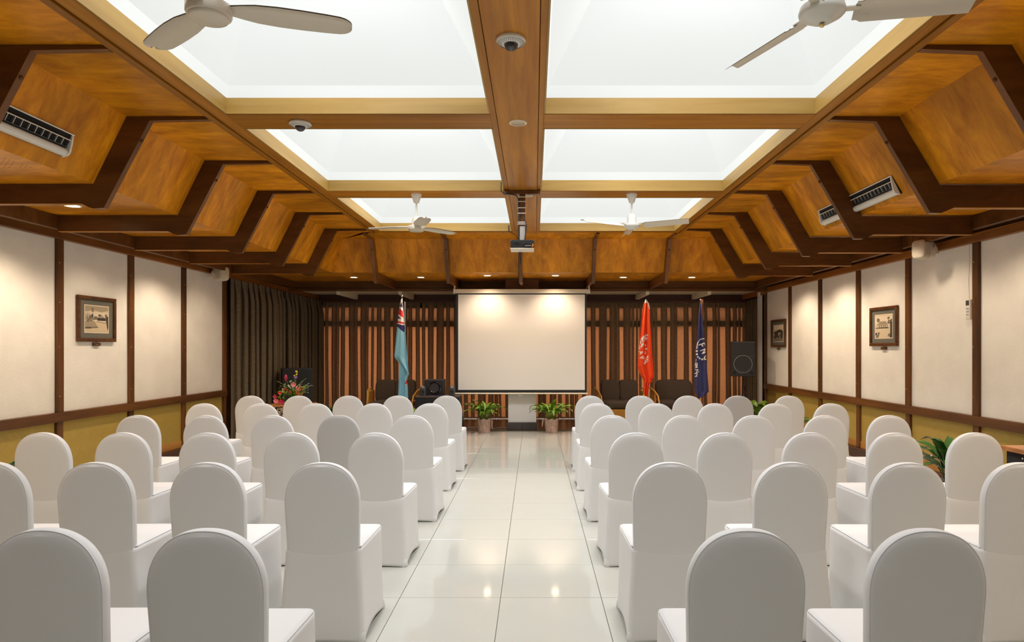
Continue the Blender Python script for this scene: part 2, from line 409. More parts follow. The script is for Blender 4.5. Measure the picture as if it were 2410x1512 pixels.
# pale boards lining each skylight opening, and the tent of fabric above it
for bi, (y0, y1) in enumerate(BY):
    for (x0, x1) in BX:
        e = .012
        for (n, mb, m) in (('lining_board', MB().box(x0, x1, y1 - e, y1 - .0005, CB + .006, CB + .125), pine_x),
                           ('lining_board', MB().box(x0, x1, y0 + .0005, y0 + e, CB + .006, CB + .125), pine_x),
                           ('lining_board', MB().box(x0 + .0005, x0 + e, y0 + e, y1 - e, CB + .004, CB + .125), pine_y),
                           ('lining_board', MB().box(x1 - e, x1 - .0005, y0 + e, y1 - e, CB + .004, CB + .125), pine_y)):
            if bi > 0: cpart(n, mb, m)
        zb = CB + .12; cx, cy = (x0 + x1) / 2, (y0 + y1) / 2; t = .33
        lo = [(x0, y0, zb), (x1, y0, zb), (x1, y1, zb), (x0, y1, zb)]
        k = .97
        mid = [(cx + (p[0] - cx) * k, cy + (p[1] - cy) * k, zb + .09) for p in lo]
        hi = [(cx + (p[0] - cx) * t, cy + (p[1] - cy) * t, APEX - .1) for p in lo]
        for q in range(4):
            r_ = (q + 1) % 4
            def fn(u, v, q=q, r_=r_):
                a, b = (Vector(mid[q]).lerp(Vector(mid[r_]), u), Vector(hi[q]).lerp(Vector(hi[r_]), u))
                p = a.lerp(b, v)
                p += (Vector((cx, cy, p.z)) - p).normalized() * .05 * math.sin(math.pi * v) * math.sin(math.pi * u)
                return p
            g = MB().grid(fn, 8, 8)
            g.add([lo[q], lo[r_], mid[r_], mid[q]], [(0, 1, 2, 3)], 0)
            cpart('fabric_panel', g, fabric_sky)
        cpart('lantern_top', MB().box(cx - .36, cx + .36, cy - .38, cy + .38, APEX - .1, APEX - .06), fabric_sky)

# ribs, upper, sloping and soffit panels
SOF = 2.745
rib_prof = {'L': [(-2.49, 3.26), (-2.49, 3.236), (-2.94, 3.228), (-3.29, 2.56), (-3.37, 2.555), (-3.41, 2.567), (-3.46, 2.595), (-4.5, 2.595), (-4.5, SOF), (-3.37, SOF), (-3.116, 3.26)],
            'R': [(2.265, 3.26), (2.265, 3.236), (2.62, 3.222), (3.03, 2.522), (3.11, 2.52), (3.15, 2.535), (3.21, 2.565), (4.15, 2.565), (4.15, SOF - .01), (3.10, SOF - .01), (2.79, 3.26)]}
ribY = [-.92 + 1.2 * k for k in range(10)]
TH = .05
for sd in 'LR':
    P = rib_prof[sd]; J, TC, BC = P[0][0], P[-1][0], P[-2][0]; s = 1 if sd == 'L' else -1
    W = XL if sd == 'L' else XR; wallbeam = P[7][0]
    for y in ribY:
        if y < 1: continue
        pm = MB().prism([(x, y, z) for x, z in P], (0, TH, 0))
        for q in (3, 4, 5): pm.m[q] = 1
        rb = cpart('rib', pm, [dark_w, lit_edge_w]); fix_normals(rb)
        # bolt on the inner edge of the rib
        t_ = .22; bxp = P[2][0] + (P[3][0] - P[2][0]) * t_; bz = P[2][1] + (P[3][1] - P[2][1]) * t_
        MB().sphere((bxp + s * .003, y + .025, bz - .002), .013, 6, 0).build('bolt', dark_w, rb)
        MB().box(min(P[7][0], P[6][0]), max(P[7][0], P[6][0]) , y - .004, y + TH + .004, P[7][1] - .006, P[7][1] - .0005).build('edge_strip', beam_x, rb)
    ed = ribY + [None]
    for k in range(len(ribY)):
        a = ribY[k] + .0255
        if k + 1 < len(ribY): b = ribY[k + 1] + .0245; bj = bt_ = bb = b; bs = b
        else: bj, bt_, bb, bs = 10.19, 10.82, 11.07, 12.5
        if b < 1 and k + 1 < len(ribY): continue
        zt = 3.262
        o = cpart('upper_panel', MB().prism([(J, a, zt), (J, bj, zt), (TC, bt_, zt), (TC, a, zt)], (0, 0, .012)), ply_x); fix_normals(o)
        o = cpart('sloping_panel', MB().prism([(TC, a, zt), (TC, bt_, zt), (BC, bb, SOF), (BC, a, SOF)], (-s * .011, 0, .006)), ply_x); fix_normals(o)
        cpart('soffit_panel', MB().box(min(BC, W), max(BC, W), a, bs, SOF, SOF + .012), ply_x)
    # long beam over the wall
    wbm = cpart('wall_beam', MB().box(min(wallbeam, wallbeam - s * .06), max(wallbeam, wallbeam - s * .06), YF, 12.5, 2.615, SOF), dark_w)
    cpart('wall_beam', MB().box(min(W, wallbeam - s * .06), max(W, wallbeam - s * .06), YF, 14.0, 2.69, SOF), dark_w)
bprof = [(10.19, 3.26), (10.19, 3.236), (10.64, 3.228), (10.97, 2.56), (11.05, 2.555), (11.15, 2.595), (12.5, 2.595), (12.5, SOF), (11.07, SOF), (10.82, 3.26)]
ribX = [-2.62, -1.42, -.22, .98, 2.18]
ribY_mat = wood('dark_wood_along', (.11, .040, .010), (.24, .092, .021), (9, 1.2, 6), rough=.35)
for x in ribX:
    pm = MB().prism([(x - .025, y, z) for y, z in bprof], (TH, 0, 0))
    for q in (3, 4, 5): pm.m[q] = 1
    rb = cpart('rib', pm, [ribY_mat, lit_edge_w]); fix_normals(rb)
    MB().sphere((x, 10.72, 3.07), .015, 6).build('bolt', dark_w, rb)
ex = [(-2.49, -3.116, -3.37)] + [(x, x, x) for x in ribX] + [(2.265, 2.79, 3.10)]
for k in range(len(ex) - 1):
    a, b = ex[k], ex[k + 1]; h0 = .0005 if k > 0 else 0; h1 = .0005 if k + 1 < len(ex) - 1 else 0; zt = 3.262
    if k > 0 or True:
        o = cpart('upper_panel', MB().prism([(a[0] + h0, 10.19, zt), (b[0] - h1, 10.19, zt), (b[1] - h1, 10.82, zt), (a[1] + h0, 10.82, zt)], (0, 0, .012)), ply_y); fix_normals(o)
    o = cpart('sloping_panel', MB().prism([(a[1] + h0, 10.82, zt), (b[1] - h1, 10.82, zt), (b[2] - h1, 11.07, SOF), (a[2] + h0, 11.07, SOF)], (0, .011, .006)), ply_y); fix_normals(o)
    cpart('soffit_panel', MB().box(a[2] + h0, b[2] - h1, 11.07, 12.5, SOF, SOF + .012), ply_y)
cpart('end_beam', MB().box(XL, XR, 12.5, 12.62, 2.562, SOF + .02), dark_w, .004)
cpart('end_beam_step', MB().box(-4.5, 4.15, 12.46, 12.5, 2.562, 2.60), dark_w, .003)
cpart('cream_soffit', MB().box(XL, XR + .1, 12.62, 14.16, 2.605, 2.625), cream_c)
for x in [-3.72 + 1.175 * k for k in range(7)]:
    cpart('rafter', MB().box(x - .035, x + .035, 12.62, 13.9, 2.50, 2.605), cream_c, .003)
cpart('pelmet', MB().box(XL, XR + .1, 13.93, 13.99, 2.47, 2.605), mat('dark_red_pelmet', (.055, .012, .008), .5))
cpart('curtain_track', MB().box(-4.6, 4.6, 13.9, 13.97, 2.44, 2.475), mat('red_brown_track', (.10, .025, .014), .4))
# top trims above the side curtains
o = cpart('curtain_trim', MB().prism([(-4.80, 10.36, 2.585), (-4.76, 10.36, 2.585), (-4.52, 13.93, 2.50), (-4.56, 13.93, 2.50)], (0, 0, .085)), trim_w); fix_normals(o)
cpart('curtain_trim', MB().box(4.36, 4.40, 12.6, 13.93, 2.5, 2.6), trim_w)
MB().box(4.335, 4.395, 12.80, 12.90, 0, 2.56).build('trim_1', pillar_m)['kind'] = 'structure'

# ------------------------------------------------------------ pillar
pl = thing('pillar', 'square white pillar with dark stone base behind the projection screen', 'pillar', (-.215, 12.1, 0))
MB().box(-.253, .253, -.1, .25, .14, 2.5).build('shaft', pillar_m, pl, .006)
MB().box(-.30, .30, -.12, .27, 2.5, 2.745).build('timber_head', dark_w, pl, .004)
for a, b in ((-.27, -.001), (.001, .27)):
    MB().box(a, b, -.14, .27, 0, .14).build('base_stone', stone, pl, .003)

# ------------------------------------------------------------ curtains
def curtain(name, label, p0, p1, z0, z1, mt, spacing, depth, seed, normal, fall=.0):
    rr = random.Random(seed)
    p0 = Vector((*p0, 0)); p1 = Vector((*p1, 0)); D = p1 - p0; Ln = D.length; d = D / Ln; n = Vector((*normal, 0))
    ks = []; x = 0
    while x < Ln - .02:
        f = spacing * rr.uniform(.55, 1.5); ks.append((x, min(f, Ln - x), rr.uniform(.46, .84), rr.uniform(.7, 1.2))); x += f
    pts = []
    for (x, f, br, dp) in ks:                       # flat rear strip, then an omega shaped fold that overlaps it
        q = f * br * .5; e = f - .004        # flat strip, then a pleat standing on a narrow neck and lapping over both neighbours
        loc = [(.004, 0), (f * .5, -.1), (e, 0), (f - .006, .3), (f - q * .9, .5), (f - q, .75), (f - q * .55, 1.0), (f, 1.06), (f + q * .55, 1.0), (f + q, .75), (f + q * .9, .5), (f + .006, .3)]
        pts += [(x + a, b * depth * dp) for a, b in loc]
    pts.append((Ln, 0))
    H = z1 - z0; rows = [0, .25, .5, .75, .88, .93, .945, .96, .98, 1.0]
    def fn(u, v):
        i = min(int(round(u * (len(pts) - 1))), len(pts) - 1)
        r = rows[min(int(round(v * (len(rows) - 1))), len(rows) - 1)]
        a, b = pts[i]
        k = 1.0 if r < .9 else max(.30, 1 - (r - .9) * 9)
        if r > .95: b += .006 * math.sin(a * 160)
        q = p0 + d * (a + .012 * math.sin(a * 9 + r * 5) * (1 - r)) + n * (b * k + .01 * math.sin(a * 2.3))
        q.z = z0 + H * r - fall * (a / Ln) * r
        return q
    g = MB().grid(fn, len(pts) - 1, len(rows) - 1)
    c = g.build(name, mt); tag(c, label, 'curtain')
    hb = MB().grid(lambda u, v: p0 + d * (u * Ln) - n * .012 + Vector((0, 0, z1 - .13 + .13 * v - fall * u)), 20, 1)
    hb.build('heading_tape', black_cloth, c)
    return c
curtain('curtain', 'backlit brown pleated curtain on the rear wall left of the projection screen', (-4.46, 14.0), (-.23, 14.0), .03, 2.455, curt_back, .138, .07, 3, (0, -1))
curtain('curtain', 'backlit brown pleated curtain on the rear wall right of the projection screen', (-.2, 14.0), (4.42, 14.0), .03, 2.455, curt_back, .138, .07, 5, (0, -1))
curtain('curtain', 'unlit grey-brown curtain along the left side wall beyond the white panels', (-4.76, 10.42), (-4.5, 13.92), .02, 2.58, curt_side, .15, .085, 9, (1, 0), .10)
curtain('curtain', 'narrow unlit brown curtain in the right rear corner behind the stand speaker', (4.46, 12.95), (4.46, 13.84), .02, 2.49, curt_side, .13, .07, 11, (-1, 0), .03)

# ------------------------------------------------------------ lamps
def downlight(x, y, z, lit, label, r=.06, group=None):
    t = thing('ceiling_downlight', label, 'downlight', (x, y, z), 0, group)
    MB().lathe([(r + .016, 0), (r + .014, -.006), (r, -.008), (r - .002, -.001), (r - .004, .012), (r + .016, .004)], (0, 0, 0), 28, ring=True).build('trim_ring', cream_p, t)
    MB().lathe([(.001, -.002), (r - .004, -.002), (r - .004, .01), (.001, .01)], (0, 0, 0), 28).build('lamp' if lit else 'reflector', lamp_on if lit else amber, t)
    return t
def spot(x, y, z, e, ang=125, tilt=(0, 0, 0), blend=.6):
    return light('SPOT', 'downlight_or_fill_beam', (x, y, z - .03), tilt, e * .55, (1, .80, .58), spot_size=R(ang), spot_blend=blend, shadow_soft_size=.045)
backx = [-3.2, -2.01, -.83, .377, 1.584, 2.80]
bl = ['leftmost of the six lit downlights over the rear curtain', 'lit downlight over the rear curtain near the pale blue flag', 'lit downlight above the left half of the projection screen',
      'lit downlight above the right half of the projection screen', 'lit downlight in the rear soffit above the orange flag side', 'rightmost of the six lit downlights over the rear curtain']
for x, l in zip(backx, bl):
    yl = 11.8 if abs(x) > 1 else 11.5
    downlight(x * yl / 11.8, yl, SOF, True, l); spot(x * yl / 11.8, yl, SOF, 58 if abs(x) > 1 else 52, 130, blend=.9)
downlight(-4.063, 5.846, SOF, True, 'glowing downlight in the left soffit above the white wall panels'); spot(-4.063, 5.846, SOF, 85, 135)
for (x, y, e) in ((-4.06, 8.35, 70), (-4.06, 7.1, 26), (-4.06, 9.45, 20), (-4.06, 3.4, 60), (3.75, 8.35, 40), (3.75, 9.45, 80), (3.75, 10.75, 70), (3.75, 7.05, 30), (3.75, 5.8, 34), (3.75, 4.6, 55)):
    spot(x, y, SOF, e, 135)  # some match wall scallops; the others are added to brighten the walls
downlight(-.125, 5.18, CB - .004, False, 'unlit recessed downlight in the centre ceiling beam beyond the dome camera', .055)
downlight(-.085, 7.66, CB - .004, False, 'unlit recessed downlight in the centre beam just behind the projector pole', .055)
# warm fill for the front seats: unseen spots added outside the frame
spot(3.6, 2.2, SOF, 70, 130); spot(3.75, 3.4, SOF, 60, 130); spot(-4.06, 2.2, SOF, 40, 130)

# ------------------------------------------------------------ dome cameras
def dome(x, y, z, label):
    t = thing('dome_camera', label, 'security camera', (x, y, z))
    MB().lathe([(.082, 0), (.085, -.010), (.080, -.020), (.045, -.032), (.040, -.030), (.04, 0)], (0, 0, 0), 40).build('housing', white_p, t)
    h = MB()
    for ring, rr_ in enumerate((.076, .070, .063, .056)):
        n = 44 - ring * 6
        for k in range(n):
            a = 2 * math.pi * (k + .5 * (ring % 2)) / n; zz = -.0215 - (.080 - rr_) / .035 * .012
            h.box(rr_ * math.cos(a) - .0017, rr_ * math.cos(a) + .0017, rr_ * math.sin(a) - .0017, rr_ * math.sin(a) + .0017, zz - .0012, zz)
    h.build('vent_holes', slot, t)['kind'] = 'stuff'
    MB().lathe([(.04, -.028)] + [(.04 * math.cos(R(a)), -.03 - .036 * math.sin(R(a))) for a in range(0, 91, 10)], (0, 0, 0), 28).build('dome', black_glass, t)
dome(-.131, 3.78, CB - .004, 'white perforated dome camera with black bubble on the centre beam')
dome(-1.83, 5.2, CB, 'small dome camera on the cross beam between the left skylights')

# ------------------------------------------------------------ ceiling fans
def fan(x, y, style, angs, label, rad=.58, drop=.36):
    hz = CB - drop
    t = thing('ceiling_fan', label, 'ceiling fan', (x, y, CB + .002))
    MB().lathe([(.001, 0), (.062, 0), (.060, -.015), (.045, -.055), (.034, -.085), (.030, -.1), (.001, -.105)], (0, 0, 0), 28).build('canopy', white_p, t)
    MB().lathe([(.011, -.09), (.011, -drop + .09)], (0, 0, 0), 14).build('downrod', white_p, t)
    if style == 'round':
        MB().lathe([(.001, .10), (.03, .10), (.045, .085), (.052, .03), (.055, .0), (.088, -.004), (.092, -.008), (.092, -.046), (.088, -.054), (.080, -.056), (.080, -.062), (.075, -.068), (.070, -.069), (.001, -.069)],
                   (0, 0, -drop), 40).build('motor_housing', blade_m, t)
    else:
        MB().lathe([(.001, .13), (.035, .13), (.052, .10), (.054, .03), (.054, .025), (.088, .022), (.094, .0), (.092, -.012), (.084, -.02), (.04, -.045), (.036, -.047), (.001, -.048)],
                   (0, 0, -drop), 40).build('motor_housing', white_p, t)
        MB().lathe([(.001, -.05), (.008, -.052), (.012, -.06), (.008, -.068), (.001, -.07)], (0, 0, -drop + .004), 12).build('finial', brass, t)
    bz = -drop + (-.012 if style == 'round' else .0)
    for a in angs:
        if style == 'round':
            wd = [(.085, .036), (.13, .050), (.19, .066), (.28, .074), (.38, .074), (.48, .070), (.54, .065), (.562, .057), (.577, .046), (.586, .034), (.591, .020), (.592, .008)]
            def fn(u, v):
                i = v * (len(wd) - 1); k = min(int(i), len(wd) - 2); f = i - k
                r = wd[k][0] * (1 - f) + wd[k + 1][0] * f; h = wd[k][1] * (1 - f) + wd[k + 1][1] * f
                s = (u - .5) * 2
                return Vector((r * rad / .59, s * h, bz - s * h * .09 - .01 * s * s))
            nb = 3 * (len(wd) - 1); b = MB().grid(fn, 6, nb)
            b.grid(lambda u, v: fn(1 - u, v) + Vector((0, 0, .006)), 6, nb)
            o = b.build('blade', blade_m, t)
        else:
            r0, r1, h = .13, rad, .058
            def fn(u, v):
                s = (u - .5) * 2; r = r0 + (r1 - r0) * v; hh = h * (1 - .10 * v)
                if v < .04: hh *= .8
                return Vector((r - .012 * s * (1 if v > .9 else 0), s * hh, bz - s * hh * .35 + .008 * math.cos(math.pi * s)))
            b = MB().grid(fn, 8, 26)
            b.grid(lambda u, v: fn(1 - u, v) + Vector((0, 0, .003)), 8, 26)
            b.box(.085, .15, -.018, .018, bz + .002, bz + .008)
            for (px_, py_) in ((.155, .03), (.155, -.03), (.185, .03), (.185, -.03)):
                b.lathe([(.001, -.003), (.004, -.002), (.004, .003)], (px_, py_, bz - py_ * .35), 8, 1)
            o = b.build('blade', [blade_m, chrome], t)
        o.rotation_euler = (0, 0, R(a)); 
    return t
fan(-1.37, 2.80, 'round', (17, 140, 258), 'cream ceiling fan with rounded blades at the top left, nearest the camera', drop=.31)
fan(1.213, 2.80, 'flat', (-9, 111, 231), 'white ceiling fan with square-ended metal blades at the top right', .60, .345)
fan(-1.35, 7.62, 'round', (48, -70, 170), 'distant white fan with rounded blades below the left far skylight')
fan(1.12, 7.62, 'flat', (88, -28, 208), 'distant white fan with square-ended blades below the right far skylight', .66)

# ------------------------------------------------------------ projector on its pole
pj = thing('ceiling_projector', 'black projector hanging on a timber drop pole from the centre beam', 'projector', (-.13, 7.42, CB - .004))
MB().box(-.215, .20, -.035, .035, -.045, 0).build('cross_board', post_w, pj, .003)
MB().box(-.033, .033, -.02, .02, -.40, -.045).build('pole', post_w, pj, .002)
ch = MB().box(-.035, .035, -.025, -.018, -.565, -.40).box(-.035, -.030, -.025, .02, -.565, -.40).box(.030, .035, -.025, .02, -.565, -.40)
ch.build('channel_plate', alu, pj)
bd = MB().box(-.13, .13, -.12, .14, -.657, -.568).build('body', black, pj, .012, 3)
MB().box(-.132, .128, -.122, .142, -.668, -.658).build('pale_underside', cream_p, pj, .003, 2)
MB().lathe([(.001, .16), (.03, .16), (.036, .15), (.036, .135)], (.07, 0, -.625), 20, 0, True, 'y').build('lens', black_glass, bd)
for k, pts in enumerate(([(-.035, -.03, -.585), (-.042, -.03, -.45), (-.04, -.03, -.25), (-.045, -.035, -.10), (-.07, -.04, -.06), (-.13, -.045, -.05), (-.2, -.045, -.045), (-.235, -.04, -.02), (-.238, -.03, .09)],
                         [(.02, -.04, -.6), (.035, -.04, -.5), (.045, -.04, -.40), (.03, -.04, -.34), (-.02, -.035, -.27), (-.038, -.03, -.2), (-.038, -.03, -.09)],
                         [(-.03, -.125, -.60), (-.06, -.135, -.592), (-.09, -.125, -.60)], [(.01, -.125, -.61), (.06, -.14, -.60), (.10, -.135, -.61), (.11, -.128, -.64)],
                         [(-.03, .1, -.65), (-.02, .15, -.80), (-.022, 3.3, -.64)][:2] + [(-.02, .2, -.72)])):
    MB().tube(pts, .006 if k < 2 else .005, 8).build('cable', cable_m, pj)
for z in (-.08, -.13, -.2, -.26, -.36, -.38):
    MB().box(-.055, .037, -.042, -.036, z - .004, z + .004).box(-.055, -.05, -.042, .02, z - .004, z + .004).build('cable_tie', white_p, pj)
MB().box(.03, .10, -.132, -.128, -.64, -.63).build('connector_panel', chrome, pj)
MB().tube([(.115, -.13, -.615), (.118, -.136, -.635), (.108, -.132, -.65)], .005, 8).build('orange_plug', orange_p, pj)
# cable on the end rib
tag(MB().tube([(-.245, 10.62, 3.1), (-.25, 10.80, 2.9), (-.252, 10.94, 2.62), (-.25, 11.0, 2.57)], .006, 6).build('rib_cable', cable_m), 'black cable running down the middle rib above the projection screen', 'cable')
tag(MB().tube([(-.385, 10.03, 3.34), (-.385, 10.02, 3.25), (-.34, 10.05, 3.23), (-.29, 10.2, 3.225), (-.25, 10.5, 3.21), (-.245, 10.62, 3.15)], .006, 6).build('beam_cable', cable_m), 'thin black cable at the end of the centre beam behind the projector', 'cable')

# ------------------------------------------------------------ projection screen
Ys = 11.86
s = Ys / 1564
ps = thing('projection_screen', 'large pull-down projection screen with black border in front of the pillar', 'projection screen', (-.22, Ys, 0))
hs = MB().box(-1.205, 1.205, -.035, .045, 2.46, 2.535).build('housing', cream_p, ps, .008, 3)
for sgn in (-1, 1): MB().box(sgn * 1.205 - .012, sgn * 1.205 + .012, -.04, .05, 2.455, 2.54).build('end_cap', alu, hs, .003)
fab = MB().box(-1.18, 1.16, 0, .003, .69, 2.47).build('border_fabric', black, ps)
MB().box(-1.135, 1.125, -.003, 0, .738, 2.44).build('white_surface', screen_m, ps)
MB().lathe([(.001, -1.19), (.014, -1.19), (.014, 1.175), (.001, 1.175)], (0, -.003, .672), 16, 0, True, 'x').build('bottom_rod', cream_p, ps)
MB().tube([(-.02 + .04 * math.cos(R(a)), -.006, .655 + .022 * math.sin(R(a))) for a in range(180, 361, 20)], .004, 6).build('pull_handle', white_p, ps)
MB().tube([(.88 + .05 * math.cos(R(a)), -.04, 2.497 + .012 * math.sin(R(a))) for a in range(-200, 20, 20)], .003, 6).build('badge_arc', white_p, hs)
for sgn in (-1.2, 1.2):
    MB().box(sgn - .012, sgn + .012, .0, .03, 2.53, 2.60).build('hanging_bracket', cream_c, ps)

# ------------------------------------------------------------ banquet chairs
def chair_proto():
    root = thing('banquet_chair', 'x', 'chair', (0, 0, 0))
    # backrest: padded arch
    def halfw(z):
        if z < .70: return .178 + .010 * (z - .40) / .30
        q = min(1, (z - .70) / .21); return .188 * (1 - q ** 2.25) ** (1 / 2.25)
    n = 30; zs = [.40 + .30 * i / 8 for i in range(8)] + [.70 + .21 * math.sin(math.pi / 2 * i / 22) for i in range(23)]
    def yc(z): return -.192 - .075 * (z - .48)
    def outline(inset, z0=.40):
        pts = []
        for i, z in enumerate(zs):
            e = 1e-3; w0 = halfw(z)
            if z > .905: nx, nz = 0.0, 1.0
            else:
                dw = (halfw(min(z + e, .9099)) - halfw(max(z - e, .4))) / (2 * e); l = math.hypot(1, dw); nx, nz = 1 / l, -dw / l
            pts.append((max(0, w0 - inset * nx), z - inset * nz))
        pts[-1] = (0, .91 - inset)
        return pts
    b = MB(); layers = [(-.027, .016), (-.024, .006), (-.018, .0), (.014, .0), (.024, .006), (.028, .018)]
    O = [outline(i) for _, i in layers]; m = len(zs)
    ring = []
    for (dy, _), o in zip(layers, O):
        vs = [(-x, yc(z) + dy, z) for x, z in o] + [(x, yc(z) + dy, z) for x, z in reversed(o[:-1])]
        ring.append(vs)
    K = len(ring[0]); vs = [p for r_ in ring for p in r_]
    fs = [(l * K + i, l * K + i + 1, (l + 1) * K + i + 1, (l + 1) * K + i) for l in range(len(layers) - 1) for i in range(K - 1)]
    b.add(vs, fs, 0, True)
    for li, sg in ((0, -1), (len(layers) - 1, 1)):        # slightly domed face sheets
        dy = layers[li][0]; o = O[li]; U = 8
        vs = [(x * (2 * u / U - 1), yc(z) + dy + sg * .005 * (1 - (2 * u / U - 1) ** 2) * min(1, x / .1), z) for x, z in o for u in range(U + 1)]
        fs = [(j * (U + 1) + u, j * (U + 1) + u + 1, (j + 1) * (U + 1) + u + 1, (j + 1) * (U + 1) + u) for j in range(m - 1) for u in range(U)]
        b.add(vs, fs, 0, True)
    br = b.build('backrest', cover_m, root); weld(br)
    sm_ = MB().tube([(-x * .999, yc(z) - .021, z + .0003) for x, z in outline(.0025)] + [(x * .999, yc(z) - .021, z + .0003) for x, z in reversed(outline(.0025)[:-1])], .0022, 5)
    sm_.build('backrest_piping', seam_m, root)
    # skirt: stretched cover from seat edge to the feet
    def ringpts(z, q):
        wr = interp(z, [(0, .214), (.1, .211), (.25, .205), (.35, .197), (.42, .192), (.47, .193)])
        wf = interp(z, [(0, .216), (.2, .208), (.40, .205), (.47, .203)])
        yr = interp(z, [(0, -.244), (.1, -.240), (.25, -.233), (.36, -.2275), (.42, -.2235), (.445, -.221), (.47, -.214)])
        yf = interp(z, [(0, .24), (.2, .235), (.47, .235)])
        c = .028; P = []
        def corner(cx_, cy_, a0):
            for k in range(5):
                a = R(a0 + 90 * k / 4); P.append((cx_ + c * math.cos(a), cy_ + c * math.sin(a)))
        def edge(a, b_, nx, ny, kx):
            for k in range(1, 8):
                t = k / 8; bow = math.sin(math.pi * t)
                pull = (.009 * max(0, 1 - z / .40) + .010 * math.sin(math.pi * min(1, z / .40))) * kx
                P.append((a[0] + (b_[0] - a[0]) * t - nx * bow * pull, a[1] + (b_[1] - a[1]) * t - ny * bow * pull))
        corner(-wr + c, yr + c, 180)
        edge((-wr + c, yr), (wr - c, yr), 0, -1, .35)
        corner(wr - c, yr + c, 270)
        edge((wr, yr + c), (wf, yf - c), 1, 0, 1)
        corner(wf - c, yf - c, 0)
        edge((wf - c, yf), (-wf + c, yf), 0, 1, .4)
        corner(-wf + c, yf - c, 90)
        edge((-wf, yf - c), (-wr, yr + c), -1, 0, 1)
        return P
    zz = [0, .02, .05, .10, .17, .24, .30, .34, .37, .39, .41, .43, .45, .468]
    sk = MB(); rings = [ringpts(z, 0) for z in zz]; K = len(rings[0])
    # hem arches up between the feet
    lift = []
    for i in range(K):
        seg, pos = i // 12, i % 12
        tt = 0 if pos < 5 else math.sin(math.pi * (pos - 4) / 8)
        lift.append(tt * (.005, .022, .012, .022)[seg])
    vs = []
    for j, z in enumerate(zz):
        for i, (x, y) in enumerate(rings[j]): vs.append((x, y, z + lift[i] * max(0, 1 - z / .3) + (.004 if j == 0 else 0)))
    fs = [(j * K + i, j * K + (i + 1) % K, (j + 1) * K + (i + 1) % K, (j + 1) * K + i) for j in range(len(zz) - 1) for i in range(K)]
    sk.add(vs, fs, 0, True)
    skirt = sk.build('skirt', cover_m, root)
    so = skirt.modifiers.new('thickness', 'SOLIDIFY'); so.thickness = .002; so.offset = -1
    # seat pad
    def seat_ring(inset, z, f=0):
        P = []; c = .035 - min(inset, .02)
        x1, y0, y1 = .204 - inset, -.19, .237 - inset
        for cx_, cy_, a0 in ((x1 - c, y1 - c, 0), (-x1 + c, y1 - c, 90), (-x1 + .01, y0 + .01, 180), (x1 - .01, y0 + .01, 270)):
            rr_ = c if a0 < 180 else .01
            for k in range(6):
                a = R(a0 + 90 * k / 5); xx, yy_ = cx_ + rr_ * math.cos(a), cy_ + rr_ * math.sin(a); P.append((xx * (1 - .05 * (y1 - yy_) / (y1 - y0)), yy_, z))
        return P
    st = MB(); rs = [seat_ring(.012, .43), seat_ring(.008, .455), seat_ring(.0015, .466), seat_ring(.006, .476), seat_ring(.022, .482), seat_ring(.08, .486), seat_ring(.15, .488)]
    K2 = len(rs[0]); vs = [p for r_ in rs for p in r_]
    fs = [(j * K2 + i, j * K2 + (i + 1) % K2, (j + 1) * K2 + (i + 1) % K2, (j + 1) * K2 + i) for j in range(len(rs) - 1) for i in range(K2)]
    fs.append(tuple((len(rs) - 1) * K2 + i for i in range(K2)))
    st.add(vs, fs, 0, True); st.build('seat', cover_m, root)
    pp = seat_ring(.0045, .4745); pp = pp[17:] + pp[:13]
    MB().tube(pp[5:] if False else pp, .0024, 5).build('seat_piping', seam_m, root)
    for (x, y) in ((-.198, -.228), (.198, -.228), (.2, .225), (-.2, .225)):
        MB().lathe([(.001, 0), (.022, 0), (.026, .008), (.024, .03), (.018, .05)], (x * .985, y * .97, 0), 12).build('foot_pocket', cover_m, root)
    return root
def interp(z, tab):
    for (a, va), (b, vb) in zip(tab[:-1], tab[1:]):
        if z <= b: t = (z - a) / (b - a); return va + (vb - va) * t
    return tab[-1][1]
def weld(o):
    import bmesh
    bm = bmesh.new(); bm.from_mesh(o.data); bmesh.ops.remove_doubles(bm, verts=bm.verts, dist=1e-5); bmesh.ops.recalc_face_normals(bm, faces=bm.faces)
    for f in bm.faces: f.smooth = True
    bm.to_mesh(o.data); bm.free()

rows = {  # top y of row, then x centres from the aisle outwards
 'A': (1246, [485, 100], [1757, 2181]),
 'B': (1089, [757, 488, 222, -26], [1578, 1861, 2137, 2400]),
 'C': (1019, [885, 684, 487, 288, 99], [1495, 1705, 1908, 2105, 2296]),
 'D': (978, [969, 797, 642, 485, 324], [1441, 1610, 1773, 1942, 2092]),
 'E': (950, [1013, 879, 743, 613, 480], [1407, 1545, 1683, 1824, 1955]),
 'F': (932, [1050, 936, 819, 703, 591], [1390, 1509, 1620, 1737, 1857])}
rowname = {'A': 'the row nearest the camera', 'B': 'the second row from the camera', 'C': 'the third row from the camera',
           'D': 'the third row from the stage', 'E': 'the second row from the stage', 'F': 'the row nearest the stage'}
pos = {5: ['aisle seat', 'second seat from the aisle', 'middle seat', 'second seat from the wall', 'wall-side end seat'],
       4: ['aisle seat', 'second seat from the aisle', 'third seat from the aisle', 'seat cut by the picture edge'],
       2: ['seat beside the aisle', 'outer seat']}
proto = chair_proto(); first = True
